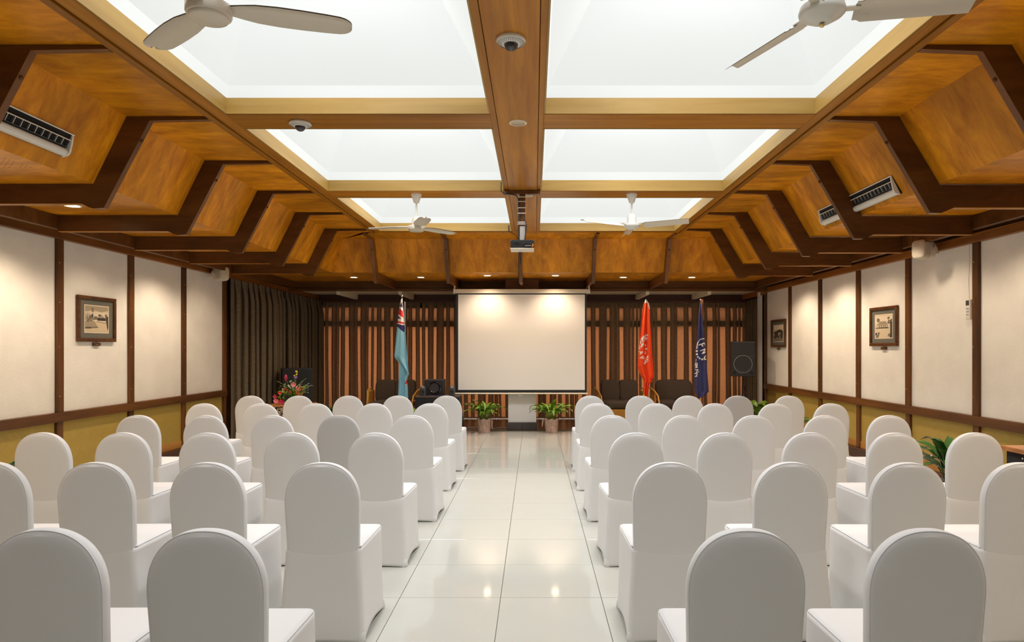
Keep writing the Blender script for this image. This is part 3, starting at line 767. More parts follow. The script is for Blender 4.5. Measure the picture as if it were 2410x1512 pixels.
for rn, (ty, lx, rx) in rows.items():
    for side, xs in (('left', lx), ('right', rx)):
        for k, px in enumerate(xs):
            zt = .58 * 1564 / (819 - ty) * -1 if ty < 819 else .58 * 1564 / (ty - 819)
            yc_ = zt + .225
            X = (px - 1257) * zt / 1564
            lab = 'white-covered chair, left block' if side == 'left' else 'white-covered chair, right block'
            lab = '%s, %s, %s' % (lab, rowname[rn], pos[len(xs)][k])
            grey = (rn == 'D' and side == 'left' and k == 1) or (rn == 'F' and side == 'right' and k == 3)
            if grey: lab = lab.replace('white-covered', 'greyer-covered')
            rz = rnd.uniform(-.02, .02)
            if first:
                c = proto; c.location = (X, yc_, 0); c.rotation_euler = (0, 0, rz); c['label'] = lab; c['group'] = 'white-covered banquet chairs in two blocks'; first = False
            else: c = dup(proto, (X, yc_ + rnd.uniform(-.01, .01), 0), rz, lab)
            if grey:
                for chd in c.children:
                    if chd.name.split('.')[0] in ('backrest', 'skirt'):
                        chd.material_slots[0].link = 'OBJECT'; chd.material_slots[0].material = cover_g

# ------------------------------------------------------------ flags
LET = {'A': [((0, 0), (.5, 1)), ((.5, 1), (1, 0)), ((.2, .35), (.8, .35))], 'P': [((0, 0), (0, 1)), ((0, 1), (.8, .95)), ((.8, .95), (.8, .5)), ((.8, .5), (0, .45))],
       'F': [((0, 0), (0, 1)), ((0, 1), (.9, 1)), ((0, .52), (.7, .52))], 'N': [((0, 0), (0, 1)), ((0, 1), (.9, 0)), ((.9, 0), (.9, 1))],
       'U': [((0, 1), (0, .25)), ((0, .25), (.3, 0)), ((.3, 0), (.65, 0)), ((.65, 0), (.9, .25)), ((.9, .25), (.9, 1))], 'L': [((0, 1), (0, 0)), ((0, 0), (.8, 0))],
       'T': [((0, 1), (1, 1)), ((.5, 1), (.5, 0))], 'Y': [((0, 1), (.5, .5)), ((1, 1), (.5, .5)), ((.5, .5), (.5, 0))], 'O': [((.3, 0), (0, .5)), ((0, .5), (.3, 1)), ((.3, 1), (.7, 1)), ((.7, 1), (1, .5)), ((1, .5), (.7, 0)), ((.7, 0), (.3, 0))]}
def strokes(txt, x, y, h, ang, adv, wr=.7):            # image-like pixels, y down; reads along ang
    out = []; ca, sa = math.cos(R(ang)), math.sin(R(ang))
    for i, ch_ in enumerate(txt):
        for a, b in LET[ch_]:
            q = []
            for (u, v) in (a, b):
                lx_, ly_ = u * h * wr + i * adv, -v * h
                q.append((x + lx_ * ca - ly_ * sa, y + lx_ * sa + ly_ * ca))
            out.append(q)
    return out
def segd(p, a, b):
    dx, dy = b[0] - a[0], b[1] - a[1]; l = dx * dx + dy * dy
    t = 0 if l == 0 else max(0, min(1, ((p[0] - a[0]) * dx + (p[1] - a[1]) * dy) / l))
    return math.hypot(p[0] - a[0] - t * dx, p[1] - a[1] - t * dy)
def inpoly(p, P):
    c = False; j = len(P) - 1
    for i in range(len(P)):
        if (P[i][1] > p[1]) != (P[j][1] > p[1]) and p[0] < (P[j][0] - P[i][0]) * (p[1] - P[i][1]) / (P[j][1] - P[i][1]) + P[i][0]: c = not c
        j = i
    return c
def pl_x(L_, y):
    if y <= L_[0][1]: return L_[0][0]
    for (a, b) in zip(L_[:-1], L_[1:]):
        if y <= b[1]: return a[0] + (b[0] - a[0]) * (y - a[1]) / max(1e-6, b[1] - a[1])
    return L_[-1][0]
def flag(name, label, Y, ox, layers, colour, mats, polex, pole_mat, pole_top, pole_r):
    SC = 544 / 90.
    base = at(ox + polex / SC, 819, Y); base.z = 0
    t = thing(name, label, 'flag', base)
    def wpt(cx_, cy_, dy): q = at(ox + cx_ / SC, 690 + cy_ / SC, Y); q.y += dy; return q - base
    for li, (Lp, Rp, y0, y1, off, nf, ph, amp) in enumerate(layers):
        NV = int((y1 - y0) / 3.2); NU = 66
        g = MB(); idx = []
        for j in range(NV + 1):
            cy_ = y0 + (y1 - y0) * j / NV; a, b = pl_x(Lp, cy_), pl_x(Rp, cy_)
            for i in range(NU + 1):
                u = i / NU; g.v.append(tuple(wpt(a + (b - a) * u, cy_, off + amp * math.sin(2 * math.pi * nf * u + ph + j * .004) * min(1, .25 + j / NV * 1.5))))
        for j in range(NV):
            cy_ = y0 + (y1 - y0) * (j + .5) / NV; a, b = pl_x(Lp, cy_), pl_x(Rp, cy_)
            for i in range(NU):
                p = (a + (b - a) * (i + .5) / NU, cy_); W = NU + 1
                g.f.append((j * W + i, j * W + i + 1, (j + 1) * W + i + 1, (j + 1) * W + i)); g.m.append(colour(p, li)); g.sm.append(True)
        o = g.build('flag_cloth', mats, t)
        m_ = o.modifiers.new('thickness', 'SOLIDIFY'); m_.thickness = .004; m_.offset = 1
    zt = at(0, 690 + pole_top / SC, Y).z
    MB().lathe([(pole_r, .02), (pole_r, zt)], (0, .06, 0), 14).build('pole', pole_mat, t)
    MB().lathe([(.17, 0), (.17, .02), (.05, .05), (.03, .07), (.001, .075)], (0, .06, 0), 24).build('base', dgrey, t)
    return t, wpt
navy = mat('navy_cloth', (.02, .018, .14), .8); fred = mat('red_cloth', (.75, .015, .02), .8); fwhite = mat('white_cloth', (.8, .76, .72), .8)
skyb = mat('sky_blue_cloth', (.27, .60, .78), .8, bump=.15, bscale=40); orng = mat('orange_cloth', (.88, .065, .004), .8, bump=.15, bscale=40)
nblue = mat('dark_blue_cloth', (.026, .028, .11), .75, bump=.2, bscale=40)
fj = [('n', [(285, 135), (248, 187), (292, 212)]), ('r', [(243, 215), (294, 257), (302, 357), (230, 302)]), ('n', [(228, 328), (282, 374), (221, 362)]),
      ('r', [(222, 400), (309, 420), (309, 444), (219, 427)]), ('n', [(214, 440), (318, 463), (318, 540), (305, 558), (210, 475)]), ('r', [(347, 1232), (360, 1290), (316, 1302)]), ('w', [(316, 1302), (360, 1288), (360, 1335)])]
def fcol(p, li):
    if li == 0:
        for c_, P in fj[:5]:
            if inpoly(p, P): return {'n': 1, 'r': 2}[c_]
        if p[1] < 475 + (p[0] - 213) * .83 and p[1] < 470: return 3
        return 0
    for c_, P in fj[5:]:
        if inpoly(p, P):
            if c_ == 'w' and abs(p[1] - 1312) < 5 and p[0] > 335: return 1
            return {'w': 3, 'r': 2}[c_]
    return 0
t, wp = flag('flag', 'pale blue flag with Union Jack corner hanging on a pole left of the screen', 11.9, 900,
     [([(268, 90), (235, 290), (215, 470), (190, 720), (172, 890), (178, 918), (232, 988), (305, 1068), (372, 1140)], [(282, 90), (305, 300), (315, 480), (330, 620), (350, 850), (375, 1140)], 90, 1140, -.03, 1.2, .4, .022),
      ([(232, 950), (228, 1200), (216, 1450), (210, 1650)], [(350, 950), (374, 1160), (346, 1228), (355, 1330), (362, 1500), (368, 1650)], 950, 1650, .02, 1.7, 1.8, .022)],
     fcol, [skyb, navy, fred, fwhite], 308, silver, 120, .015)
MB().tube([wp(282, 125, 0), wp(279, 80, 0), wp(278, 70, 0)], .006, 8).build('rope', fwhite, t)
MB().sphere(wp(277, 45, 0), .022, 8).build('finial', chrome, t)
ol = [[(236, 588), (238, 622), (218, 652), (206, 625)], [(205, 603), (210, 640), (186, 692), (170, 650)], [(232, 640), (236, 660), (205, 702), (188, 700)], [(168, 664), (176, 702), (166, 735), (156, 700)],
      [(176, 722), (206, 704), (206, 740), (165, 784)], [(152, 728), (162, 760), (157, 806), (145, 806)], [(240, 585), (268, 597), (264, 612), (238, 606)], [(232, 642), (250, 622), (254, 640), (238, 664)], [(246, 650), (266, 640), (240, 682)],
      [(226, 742), (240, 728), (244, 752), (230, 758)], [(232, 780), (256, 782), (256, 812), (230, 808)], [(228, 822), (246, 862), (226, 872)], [(266, 876), (268, 924), (240, 930)], [(236, 932), (268, 936), (266, 972)], [(228, 940), (262, 976), (226, 1004)]]
ost = strokes('A', 143, 838, 44, 66, 40, .85) + strokes('P', 158, 925, 50, 55, 40, .8) + strokes('A', 212, 996, 30, 50, 30, .7)
def ocol(p, li):
    if p[1] < 142 and p[0] < 262: return 1
    if 128 < p[1] < 232 and p[0] > 264 + (p[1] - 140) * .12 + (8 if p[1] > 200 else 0): return 1
    for P in ol:
        if inpoly(p, P): return 1
    for a, b in ost:
        if segd(p, a, b) < 5.6: return 1
    return 0
flag('flag', 'bright orange flag with a white leaf emblem on a pole right of the screen', 11.9, 1480,
     [([(234, 95), (205, 180), (185, 350), (165, 560), (150, 720), (135, 920), (125, 1040), (145, 1130), (190, 1210), (215, 1250), (210, 1430), (246, 1474)],
       [(246, 95), (285, 150), (296, 210), (300, 400), (320, 700), (330, 900), (343, 1100), (343, 1208), (322, 1215), (325, 1258), (285, 1285), (275, 1350), (262, 1440), (252, 1474)], 95, 1474, -.03, 2.2, .3, .03)],
     ocol, [orng, fwhite], 262, silver, 110, .014)
bst = strokes('F', 203, 742, 84, 70, 60, .52) + strokes('N', 233, 822, 80, 66, 60, .62) + strokes('U', 268, 918, 74, 58, 60, .62)
bst += strokes('O', 148, 1000, 30, 80, 30, .9) + strokes('N', 146, 1040, 36, 72, 30, .8) + strokes('A', 150, 1092, 46, 64, 30, .75) + strokes('L', 168, 1146, 52, 52, 30, .6) + strokes('T', 139, 1135, 28, 70, 30, .8) + strokes('Y', 140, 1178, 30, 62, 30, .8)
arc = [(292, 655), (262, 652), (230, 660), (205, 680), (187, 706), (178, 738), (172, 790)]
arc2 = [(162, 940), (156, 990)]
def bcol(p, li):
    for a, b in bst:
        if segd(p, a, b) < (7 if p[1] < 985 else 4.4): return 1
    for a, b in zip(arc[:-1], arc[1:]):
        if segd(p, a, b) < 5.5: return 1
    if segd(p, *arc2) < 2: return 1
    for c in ((171, 826), (173, 872), (188, 909), (219, 930), (252, 944)):
        if math.hypot(p[0] - c[0], (p[1] - c[1])) < 13: return 1
    return 0
t, wp = flag('flag', 'dark navy flag lettered FNU with white dots, rightmost of the three', 11.95, 1610,
     [([(222, 160), (205, 300), (185, 560), (165, 760), (150, 960), (138, 1100), (143, 1380), (185, 1500)], [(234, 160), (265, 400), (290, 700), (315, 960), (330, 1150), (352, 1400), (300, 1455), (210, 1505)], 160, 1500, -.03, 1.6, 2.2, .026)],
     bcol, [nblue, fwhite], 272, pole_w, 88, .022)
MB().sphere(wp(234, 98, 0), .016, 8).tube([wp(232, 108, 0), wp(231, 175, 0)], .007, 8).tube([wp(252, 100, 0), wp(250, 200, 0)], .006, 8).build('finial', chrome, t)

# ------------------------------------------------------------ leaves and plants
def leaf_mesh(L_, wd, arch, droop, seed, petiole=.35):
    rr = random.Random(seed); n = 14; g = MB()
    pts = []
    for i in range(n + 1):
        t_ = i / n; ang = R(78) - R(droop) * t_ ** arch
        pts.append(ang)
    p = Vector((0, 0, 0)); cl = [p.copy()]
    for i in range(n):
        p = p + Vector((math.cos(pts[i]), 0, math.sin(pts[i]))) * (L_ / n); cl.append(p.copy())
    vs = []; k = []
    for i, c in enumerate(cl):
        t_ = i / n
        w_ = .0025 if t_ < petiole else max(.0012, wd * math.sin(math.pi * ((t_ - petiole) / (1 - petiole)) ** .75) ** .9 + .001)
        a = pts[min(i, n - 1)]; nz = Vector((-math.sin(a), 0, math.cos(a)))
        wob = .006 * math.sin(i * 1.9 + seed)
        vs += [c + Vector((0, -w_, 0)) + nz * (w_ * .35 + wob), c, c + Vector((0, w_, 0)) + nz * (w_ * .35 - wob)]
    fs = []
    for i in range(n):
        for q in range(2): fs.append((i * 3 + q, i * 3 + q + 1, (i + 1) * 3 + q + 1, (i + 1) * 3 + q))
    g.add(vs, fs, 0, True)
    g.add([v - Vector((0, 0, .0015)) for v in vs], [tuple(reversed(f)) for f in fs], 0, True)
    return g
LEAFV = {}
def leaves(t, n, L_, wd, m, z0, r0, seed, droop=(95, 150), cover=None, spread=360, a0=0):
    rr = random.Random(seed); protos = []
    for q in range(4):
        protos.append(leaf_mesh(L_, wd, 1.1 + .2 * q, droop[0] + (droop[1] - droop[0]) * q / 3, seed + q, .3).build('leaf', m, t))
    for i in range(n):
        o = protos[i] if i < 4 else protos[i % 4].copy()
        if i >= 4: col.objects.link(o); o.parent = t
        a = R(a0 + spread * (i * .382 % 1) + rr.uniform(-12, 12)); s = rr.uniform(.6, 1.08)
        o.location = (r0 * math.cos(a) * rr.random(), r0 * math.sin(a) * rr.random(), z0)
        o.rotation_euler = (rr.uniform(-.25, .25), rr.uniform(-.35, .22), a); o.scale = (s, s * rr.uniform(.8, 1.2), s)
def pot(t, r0, r1, h, m, crinkle=0):
    if crinkle:
        rr = random.Random(5)
        def fn(u, v):
            a = 2 * math.pi * u; r = r0 + (r1 - r0) * v + crinkle * (math.sin(a * 9 + v * 7) * .5 + math.sin(a * 17 - v * 13) * .35 + math.sin(a * 5 + v * 23) * .3)
            return Vector((r * math.cos(a), r * math.sin(a), h * v + (.01 * math.sin(a * 7) if v > .95 else 0)))
        MB().grid(fn, 72, 16, closed=True).lathe([(.001, .001), (r0, .001), (r0, .006), (.001, .006)], (0, 0, 0), 24).build('pot', m, t)
    else: MB().lathe([(.001, 0), (r0, 0), (r1, h), (r1 + .008, h), (r1 + .008, h - .02), (r1 - .008, h - .02), (r1 - .01, h - .03)], (0, 0, 0), 28).build('pot', m, t)
    MB().lathe([(.001, h - .03), (r1 - .006, h - .03), (r1 - .006, h - .025), (.001, h - .02)], (0, 0, 0), 24).build('soil', soil, t)
for (x, lab, sd, rz) in ((-.875, 'leafy potted plant in brown wrapping left of the pillar', 21, 0), (.305, 'leafy potted plant in brown wrapping right of the pillar', 41, 2.0)):
    t = thing('potted_plant', lab, 'plant', (x, 11.66, 0), 0, 'wrapped plants beside the pillar')
    pot(t, .10, .125, .25, foil, .005)
    leaves(t, 46, .50, .030, leaf_m, .22, .07, sd)
    MB().tube([(.12, -.02, .25), (.14, -.03, .20), (.135, -.04, .12), (.15, -.03, .06)] if x < 0 else [(-.12, -.02, .25), (-.15, -.03, .22), (-.16, -.04, .15), (-.165, -.03, .10)], [.004, .014, .012, .004], 8).build('wrap_tail', foil, t)
# other greenery
t = thing('potted_plant', 'dark-leaved plant in a white pot between wall and desk on the right', 'plant', (3.72, 5.95, 0))
pot(t, .09, .12, .30, white_p); leaves(t, 30, .56, .045, leaf_d, .27, .06, 61, (90, 140))
fl_ = MB()
for k in range(46):
    a = rnd.uniform(0, 6.28); r_ = rnd.uniform(.05, .2); fl_.sphere((r_ * math.cos(a), r_ * math.sin(a) - .05, .31 + rnd.uniform(0, .22)), rnd.uniform(.006, .011), 4, k % 3)
fl_.build('small_flowers', [fwhite, crim, leaf_g], t)['kind'] = 'stuff'
t = thing('potted_plant', 'green plant under the stand speaker beside the white corner trim', 'plant', (4.05, 12.0, 0))
pot(t, .10, .12, .26, foil); leaves(t, 30, .42, .045, leaf_m, .24, .06, 71, (80, 130))
t = thing('potted_plant', 'plant with a drooping leaf behind the wall-side chairs on the right', 'plant', (3.93, 10.0, 0))
pot(t, .10, .12, .26, white_p); leaves(t, 16, .42, .035, leaf_m, .22, .05, 81, (110, 160))
t = thing('potted_plant', 'low green plant at the table edge below the subwoofer', 'plant', (-2.06, 11.05, 0))
pot(t, .10, .12, .26, foil); leaves(t, 18, .36, .04, leaf_m, .24, .06, 91, (80, 130))
t = thing('potted_plant', 'dim green plant in front of the rear curtain beside the black cabinet', 'plant', (-3.52, 11.3, 0))
pot(t, .10, .12, .26, foil); leaves(t, 22, .40, .035, leaf_d, .24, .06, 95, (90, 140))
t = thing('potted_plant', 'plant with thin leaves at the left picture edge against the woven panel', 'plant', (-4.32, 5.3, 0))
pot(t, .10, .13, .3, white_p); leaves(t, 16, .58, .028, leaf_d, .27, .06, 99, (100, 160))
t = thing('potted_plant', 'plant with thin curling leaves beside the brown armchair right of the screen', 'plant', (1.12, 11.8, 0))
pot(t, .10, .12, .26, foil); leaves(t, 14, .40, .015, leaf_m, .24, .05, 103, (110, 170))

# ------------------------------------------------------------ flower arrangement on its table
t = thing('side_table', 'small table draped in black and cream patterned cloth below the flowers', 'table', (-3.42, 9.35, 0))
def skirtcloth(w_, d_, z0, z1, amp, nf):
    def fn(u, v):
        per = 4; s4 = u * 4; k = int(s4) % 4; f = s4 - int(s4)
        cs = [(-w_, -d_), (w_, -d_), (w_, d_), (-w_, d_)]; a, b = Vector((*cs[k], 0)), Vector((*cs[(k + 1) % 4], 0)); p = a.lerp(b, f)
        nrm = Vector(((0, -1, 0), (1, 0, 0), (0, 1, 0), (-1, 0, 0))[k]); dn = 1 - v
        p += nrm * (amp * math.sin(2 * math.pi * nf * f + k) * dn * math.sin(math.pi * f) + .03 * dn) + p.normalized() * .02 * dn
        p.z = z0 + (z1 - z0) * v; return p
    return fn
MB().grid(skirtcloth(.27, .27, .06, .69, .012, 4), 96, 8, closed=True).build('patterned_cloth', masi, t)
MB().box(-.28, .28, -.28, .28, .68, .70).build('table_top', desk_w, t, .005)
for (x, y) in ((-.22, -.22), (.22, -.22), (-.22, .22), (.22, .22)): MB().box(x - .02, x + .02, y - .02, y + .02, 0, .68).build('leg', dark_w, t)
t = thing('flower_arrangement', 'tropical arrangement of red, pink and orange flowers on the patterned table', 'flowers', (-3.38, 9.35, .70))
MB().lathe([(.001, 0), (.09, 0), (.12, .05), (.11, .09), (.10, .09), (.10, .07), (.001, .07)], (0, 0, 0), 24).build('bowl', black, t)
leaves(t, 34, .27, .03, leaf_m, .06, .08, 111, (70, 150)); leaves(t, 18, .34, .012, leaf_g, .06, .08, 131, (50, 120))
def stem_to(p, m=leaf_m): return MB().tube([(p[0] * .2, p[1] * .2, .06), (p[0] * .6, p[1] * .6, p[2] * .6), p], .003, 6).build('stem', m, t)
def fpt(px, py, dy=0):
    q = at(px, py, 9.35 + dy); return (q.x + 3.38, q.y - 9.35, q.z - .70)
for (px, py, kind, m, r_, dy) in ((673, 890, 'spike', crim, .03, 0), (691, 904, 'heart', pink, .034, -.1), (674, 915, 'heart', red_p, .03, -.14), (668, 919, 'heart', orange_p, .026, -.14), (659, 924, 'heart', red_p, .024, -.1),
                                  (648, 932, 'heart', crim, .03, -.12), (650, 942, 'heart', pink, .034, -.15), (662, 944, 'heart', crim, .04, -.15), (701, 918, 'cluster', pink, .035, -.12), (704, 923, 'cluster', orange_p, .04, -.1), (708, 914, 'cluster', orange_p, .025, -.06), (711, 913, 'cluster', orange_p, .016, -.05),
                                  (697, 875, 'bud', yellow, .013, 0), (698, 882, 'bud', yellow, .012, 0), (693, 885, 'bud', yellow, .011, 0), (699, 877, 'bud', yellow, .01, 0), (696, 890, 'bud', purple, .02, 0), (684, 899, 'bud', leaf_g, .018, 0), (662, 935, 'cluster', leaf_m, .035, -.15), (683, 922, 'cluster', red_p, .015, -.15)):
    p = fpt(px, py, dy)
    if kind != 'bud' or py > 883: stem_to(p)
    g = MB()
    if kind == 'spike': g.lathe([(.002, -.06), (.010, -.04), (.022, -.01), (.020, .02), (.008, .045), (.001, .05)], p, 10, 0, True, 'z', 1, 1)
    elif kind == 'heart':
        def fn(u, v, p=p, r_=r_):
            a = 2 * math.pi * u; h = r_ * v * (1 - .35 * math.sin(a)) * (1 - .25 * (abs(math.cos(a)) < .12 and math.sin(a) > 0))
            return Vector((p[0] + h * math.cos(a), p[1] - .012 * v * v, p[2] + h * math.sin(a) * .9))
        g.grid(fn, 20, 4, closed=True); g.tube([(p[0], p[1] - .004, p[2]), (p[0] + .003, p[1] - .03, p[2] + .015)], .003, 6, 1)
    elif kind == 'cluster':
        for k in range(12): g.sphere((p[0] + rnd.uniform(-r_, r_), p[1] + rnd.uniform(-r_, r_) * .5, p[2] + rnd.uniform(-r_, r_)), r_ * .28, 5, 0, .7, 1, 1.3)
    else: g.sphere(p, r_ * .8, 6, 0, 1, .6, 1.2).sphere((p[0] + r_ * .7, p[1], p[2] + r_ * .5), r_ * .55, 5).sphere((p[0] - r_ * .7, p[1], p[2] + r_ * .2), r_ * .55, 5)
    g.build('flower', [m, yellow], t)
MB().tube([(.02, 0, .06), (.03, 0, .25), fpt(696, 892), fpt(700, 874)], .0025, 6).build('stem', leaf_m, t)

# ------------------------------------------------------------ black loudspeaker cabinet, left
t = thing('loudspeaker', 'large black loudspeaker cabinet standing behind the flower arrangement', 'speaker', (-4.2, 11.75, 0), R(24))
MB().box(-.25, .25, -.2, .24, .45, 1.13).build('cabinet', black, t, .01, 3)
MB().box(-.235, .235, -.212, -.2, .47, .90).build('grille', grille, t, .004)
MB().box(-.235, .235, -.212, -.2, .92, 1.11).build('horn_panel', grille, t, .004)
MB().box(-.22, .22, -.17, .2, 0, .45).build('stand', black_cloth, t, .01)

# ------------------------------------------------------------ stand speaker, right
t = thing('loudspeaker', 'black loudspeaker with round woofer on a tripod stand at the right rear', 'speaker', (3.87, 12.35, 0), R(-14))
cab = MB().prism([(-.215, -.2, .965), (.215, -.2, .965), (.215, -.2, 1.605), (-.215, -.2, 1.605)], (0, .38, 0)).build('cabinet', black, t, .012, 3); fix_normals(cab)
MB().box(-.20, .20, -.208, -.2, 1.36, 1.59).build('horn_panel', grille, t, .004)
MB().box(-.20, .20, -.206, -.2, .98, 1.35).build('baffle', black, t, .004)
MB().lathe([(.158, -.215), (.160, -.215), (.163, -.206), (.155, -.206)], (0, 0, 1.19), 48, 0, True, 'y', ring=True).build('woofer_ring', alu, t)
MB().lathe([(.155, -.208), (.15, -.214), (.10, -.202), (.05, -.196), (.03, -.204), (.001, -.207)], (0, 0, 1.19), 40, 0, True, 'y').build('woofer_grille', grille, t)
for x in (-.15, .15): MB().lathe([(.03, -.209), (.028, -.212), (.015, -.208), (.001, -.208)], (x, 0, 1.03), 18, 0, True, 'y').build('port', slot, t)
MB().lathe([(.018, .25), (.018, .97)], (.02, .0, 0), 14).lathe([(.028, .70), (.028, .78)], (.02, 0, 0), 14).build('pole', black, t)
MB().lathe([(.035, .52), (.045, .54), (.045, .60), (.035, .62)], (.02, 0, 0), 16).build('collar', black, t)
for a in (20, 140, 260):
    c_, s_ = math.cos(R(a)), math.sin(R(a)); MB().tube([(.02 + .03 * c_, .03 * s_, .57), (.02 + .42 * c_, .42 * s_, .015)], .011, 8).build('leg', black, t)

# ------------------------------------------------------------ armchairs
def armchair(x, y, w_, label, seed, split=False):
    t = thing('armchair', label, 'armchair', (x, y, 0), 0, 'rattan armchairs along the rear curtain')
    hw = w_ / 2
    def cushion(x0, x1, y0, y1, z0, z1, n, tilt=0):
        g = MB()
        def fn(u, v):
            a = 2 * math.pi * u; ce = abs(math.cos(a)) ** .35 * (1 if math.cos(a) > 0 else -1); se = abs(math.sin(a)) ** .35 * (1 if math.sin(a) > 0 else -1)
            k = math.sin(math.pi * min(max(v, .001), .999)) ** .28; hh = -math.cos(math.pi * v); hh = (abs(hh) ** .6) * (1 if hh > 0 else -1)
            px_, py_, pz_ = ce * k, se * k, hh
            return Vector(((x0 + x1) / 2 + px_ * (x1 - x0) / 2, (y0 + y1) / 2 + py_ * (y1 - y0) / 2 + tilt * pz_, (z0 + z1) / 2 + pz_ * (z1 - z0) / 2))
        g.grid(fn, 36, 18, closed=True); return g.build(n, cush, t)
    if split: cushion(-hw + .1, .005, .13, .32, .44, .865, 'back_cushion', .05); cushion(-.005, hw - .1, .13, .32, .44, .865, 'back_cushion', .05)
    else: cushion(-hw + .1, hw - .1, .13, .32, .44, .865, 'back_cushion', .05)
    cushion(-hw + .1, hw - .1, -.34, .26, .33, .49, 'seat_cushion')
    MB().box(-hw + .07, hw - .07, -.34, .36, .08, .335).build('base_frame', rattan, t, .01)
    sl = MB()
    k = int((w_ - .16) / .016)
    for i in range(k): sl.lathe([(.006, .08), (.006, .335)], (-hw + .085 + i * .016, -.345, 0), 6)
    sl.build('reed_front', rattan, t)['kind'] = 'stuff'
    for s_ in (-1, 1):
        for q in range(3):
            o_ = q * .028
            MB().tube([(s_ * (hw - .10 + o_ * .3), -.32 + o_, .03), (s_ * (hw - .075), -.35 + o_, .25), (s_ * (hw - .07), -.34 + o_, .45), (s_ * (hw - .06), -.26 + o_, .58), (s_ * (hw - .02), -.12 + o_, .66), (s_ * (hw + .0), .05 + o_, .69), (s_ * (hw + .01), .3, .70)], .015, 8).build('arm', rattan, t)
        MB().box(min(s_ * (hw - .05), s_ * (hw - .02)), max(s_ * (hw - .05), s_ * (hw - .02)), -.1, .34, .1, .66).build('side_panel', rattan, t, .005)
    return t
armchair(-2.70, 12.75, .98, 'rattan armchair with dark brown cushions behind the pale blue flag', 1, True)
armchair(1.66, 12.75, .92, 'rattan armchair with split back cushion between screen and orange flag', 2, True)
armchair(2.74, 12.80, .92, 'rattan armchair with plain cushion between the orange and navy flags', 3)

# ------------------------------------------------------------ table with computer speakers
T_Y = 11.56
t = thing('draped_table', 'low table under a black cloth left of the projection screen', 'table', (-1.66, T_Y, 0))
MB().grid(skirtcloth(.37, .22, .10, .655, .012, 5), 120, 8, closed=True).build('tablecloth', black_cloth, t)
MB().box(-.38, .38, -.23, .23, .63, .662).build('table_top', mat('brown_black_cloth', (.06, .035, .025), .8), t, .012, 3)
for (x, y) in ((-.32, -.17), (.32, -.17), (-.32, .17), (.32, .17)): MB().box(x - .018, x + .018, y - .018, y + .018, 0, .63).build('leg', dark_w, t)
t = thing('subwoofer', 'black subwoofer box with round cone on the draped table', 'speaker', (-1.73, T_Y + .06, .662))
MB().box(-.165, .165, -.13, .14, 0, .275).build('cabinet', black, t, .008, 3)
MB().lathe([(.112, -.132), (.112, -.148), (.10, -.152), (.092, -.140), (.06, -.120), (.03, -.126), (.001, -.13)], (.01, 0, .135), 40, 0, True, 'y').build('cone', black_glass, t)
for (x, lab) in ((-1.86, 'small grey desktop speaker left of the subwoofer'), (-1.435, 'small grey desktop speaker right of the subwoofer')):
    t = thing('desktop_speaker', lab, 'speaker', (x + (-.055 if x < -1.6 else .02), T_Y - .12, .662), 0)
    def fn(u, v):
        a = 2 * math.pi * u; r = .056 - .010 * v - (.046 * max(0, v - .75) ** 1.6 * 9.2 * .9); r = max(r, .002)
        return Vector((r * math.cos(a), .04 * r / .056 * math.sin(a) + .01 * v, .012 + .165 * v))
    MB().grid(fn, 28, 20, closed=True).build('cabinet', dgrey, t)
    MB().lathe([(.035, -.042), (.033, -.047), (.02, -.038), (.001, -.040)], (0, 0, .07), 28, 0, True, 'y').build('driver', black, t)
    MB().lathe([(.013, -.036), (.011, -.040), (.001, -.041)], (0, 0, .148), 18, 0, True, 'y').build('tweeter', chrome, t)
    MB().box(-.056, .056, -.045, .045, 0, .012).build('foot', black, t, .004)
    for q in (-.02, 0, .02): MB().lathe([(.006, -.043), (.005, -.05), (.001, -.05)], (q, 0, .025), 10, 0, True, 'y').build('knob', black, t)
tag(MB().tube([(-1.80, T_Y - .2, .667), (-1.72, T_Y - .16, .668), (-1.66, T_Y - .2, .667), (-1.58, T_Y - .17, .668), (-1.52, T_Y - .2, .667)], .005, 6).build('audio_cable', mat('blue_black_cable', (.02, .02, .12), .5)), 'dark blue cable lying on the draped table before the subwoofer', 'cable')
# cables on the floor by the plants
tag(MB().tube([(-1.25, 12.3, .008), (-1.0, 12.35, .008), (-.8, 12.15, .008), (-.6, 12.3, .008), (-.5, 12.25, .008)], .008, 6).build('floor_cable', mat('grey_cable', (.3, .27, .24), .5)), 'grey cable on the brown floor behind the left wrapped plant', 'cable')
tag(MB().tube([(XR - .35, 9.55, .006), (XR - .5, 9.45, .03), (XR - .62, 9.3, .05), (XR - .75, 9.25, .008), (XR - .95, 9.2, .006)], .006, 6).build('floor_cable', white_p), 'white cable looped on the floor by the right wall skirting', 'cable')

# ------------------------------------------------------------ desk at the right edge
t = thing('desk', 'wood-topped desk with black front at the right picture edge', 'desk', (3.98, 4.15, 0))
MB().box(-.44, .40, -1.0, .90, .715, .75).build('desk_top', desk_w, t, .004)
MB().box(-.41, -.39, -.97, .87, .08, .715).build('front_panel', black_cloth, t)
MB().box(-.39, .36, .85, .87, .02, .715).build('side_panel', black_cloth, t); MB().box(-.39, .36, -.97, -.95, .02, .715).build('side_panel', black_cloth, t)
for y in (.7, .3, -.1, -.5): MB().sphere((-.413, y, .68), .008, 6).build('stud', chrome, t)
kb = thing('keyboard', 'black keyboard lying on the desk at the right edge', 'keyboard', (3.78, 4.62, .75), R(78))
MB().box(-.22, .22, -.075, .075, 0, .018).build('case', black, kb, .005)
kk = MB()
for i in range(14):
    for j in range(5): kk.box(-.205 + i * .0295, -.205 + i * .0295 + .024, -.065 + j * .026, -.065 + j * .026 + .021, .018, .026)
kk.build('keys', dgrey, kb)['kind'] = 'stuff'
ms = thing('computer_mouse', 'black and red computer mouse beside the keyboard', 'mouse', (3.70, 4.95, .75), R(20))
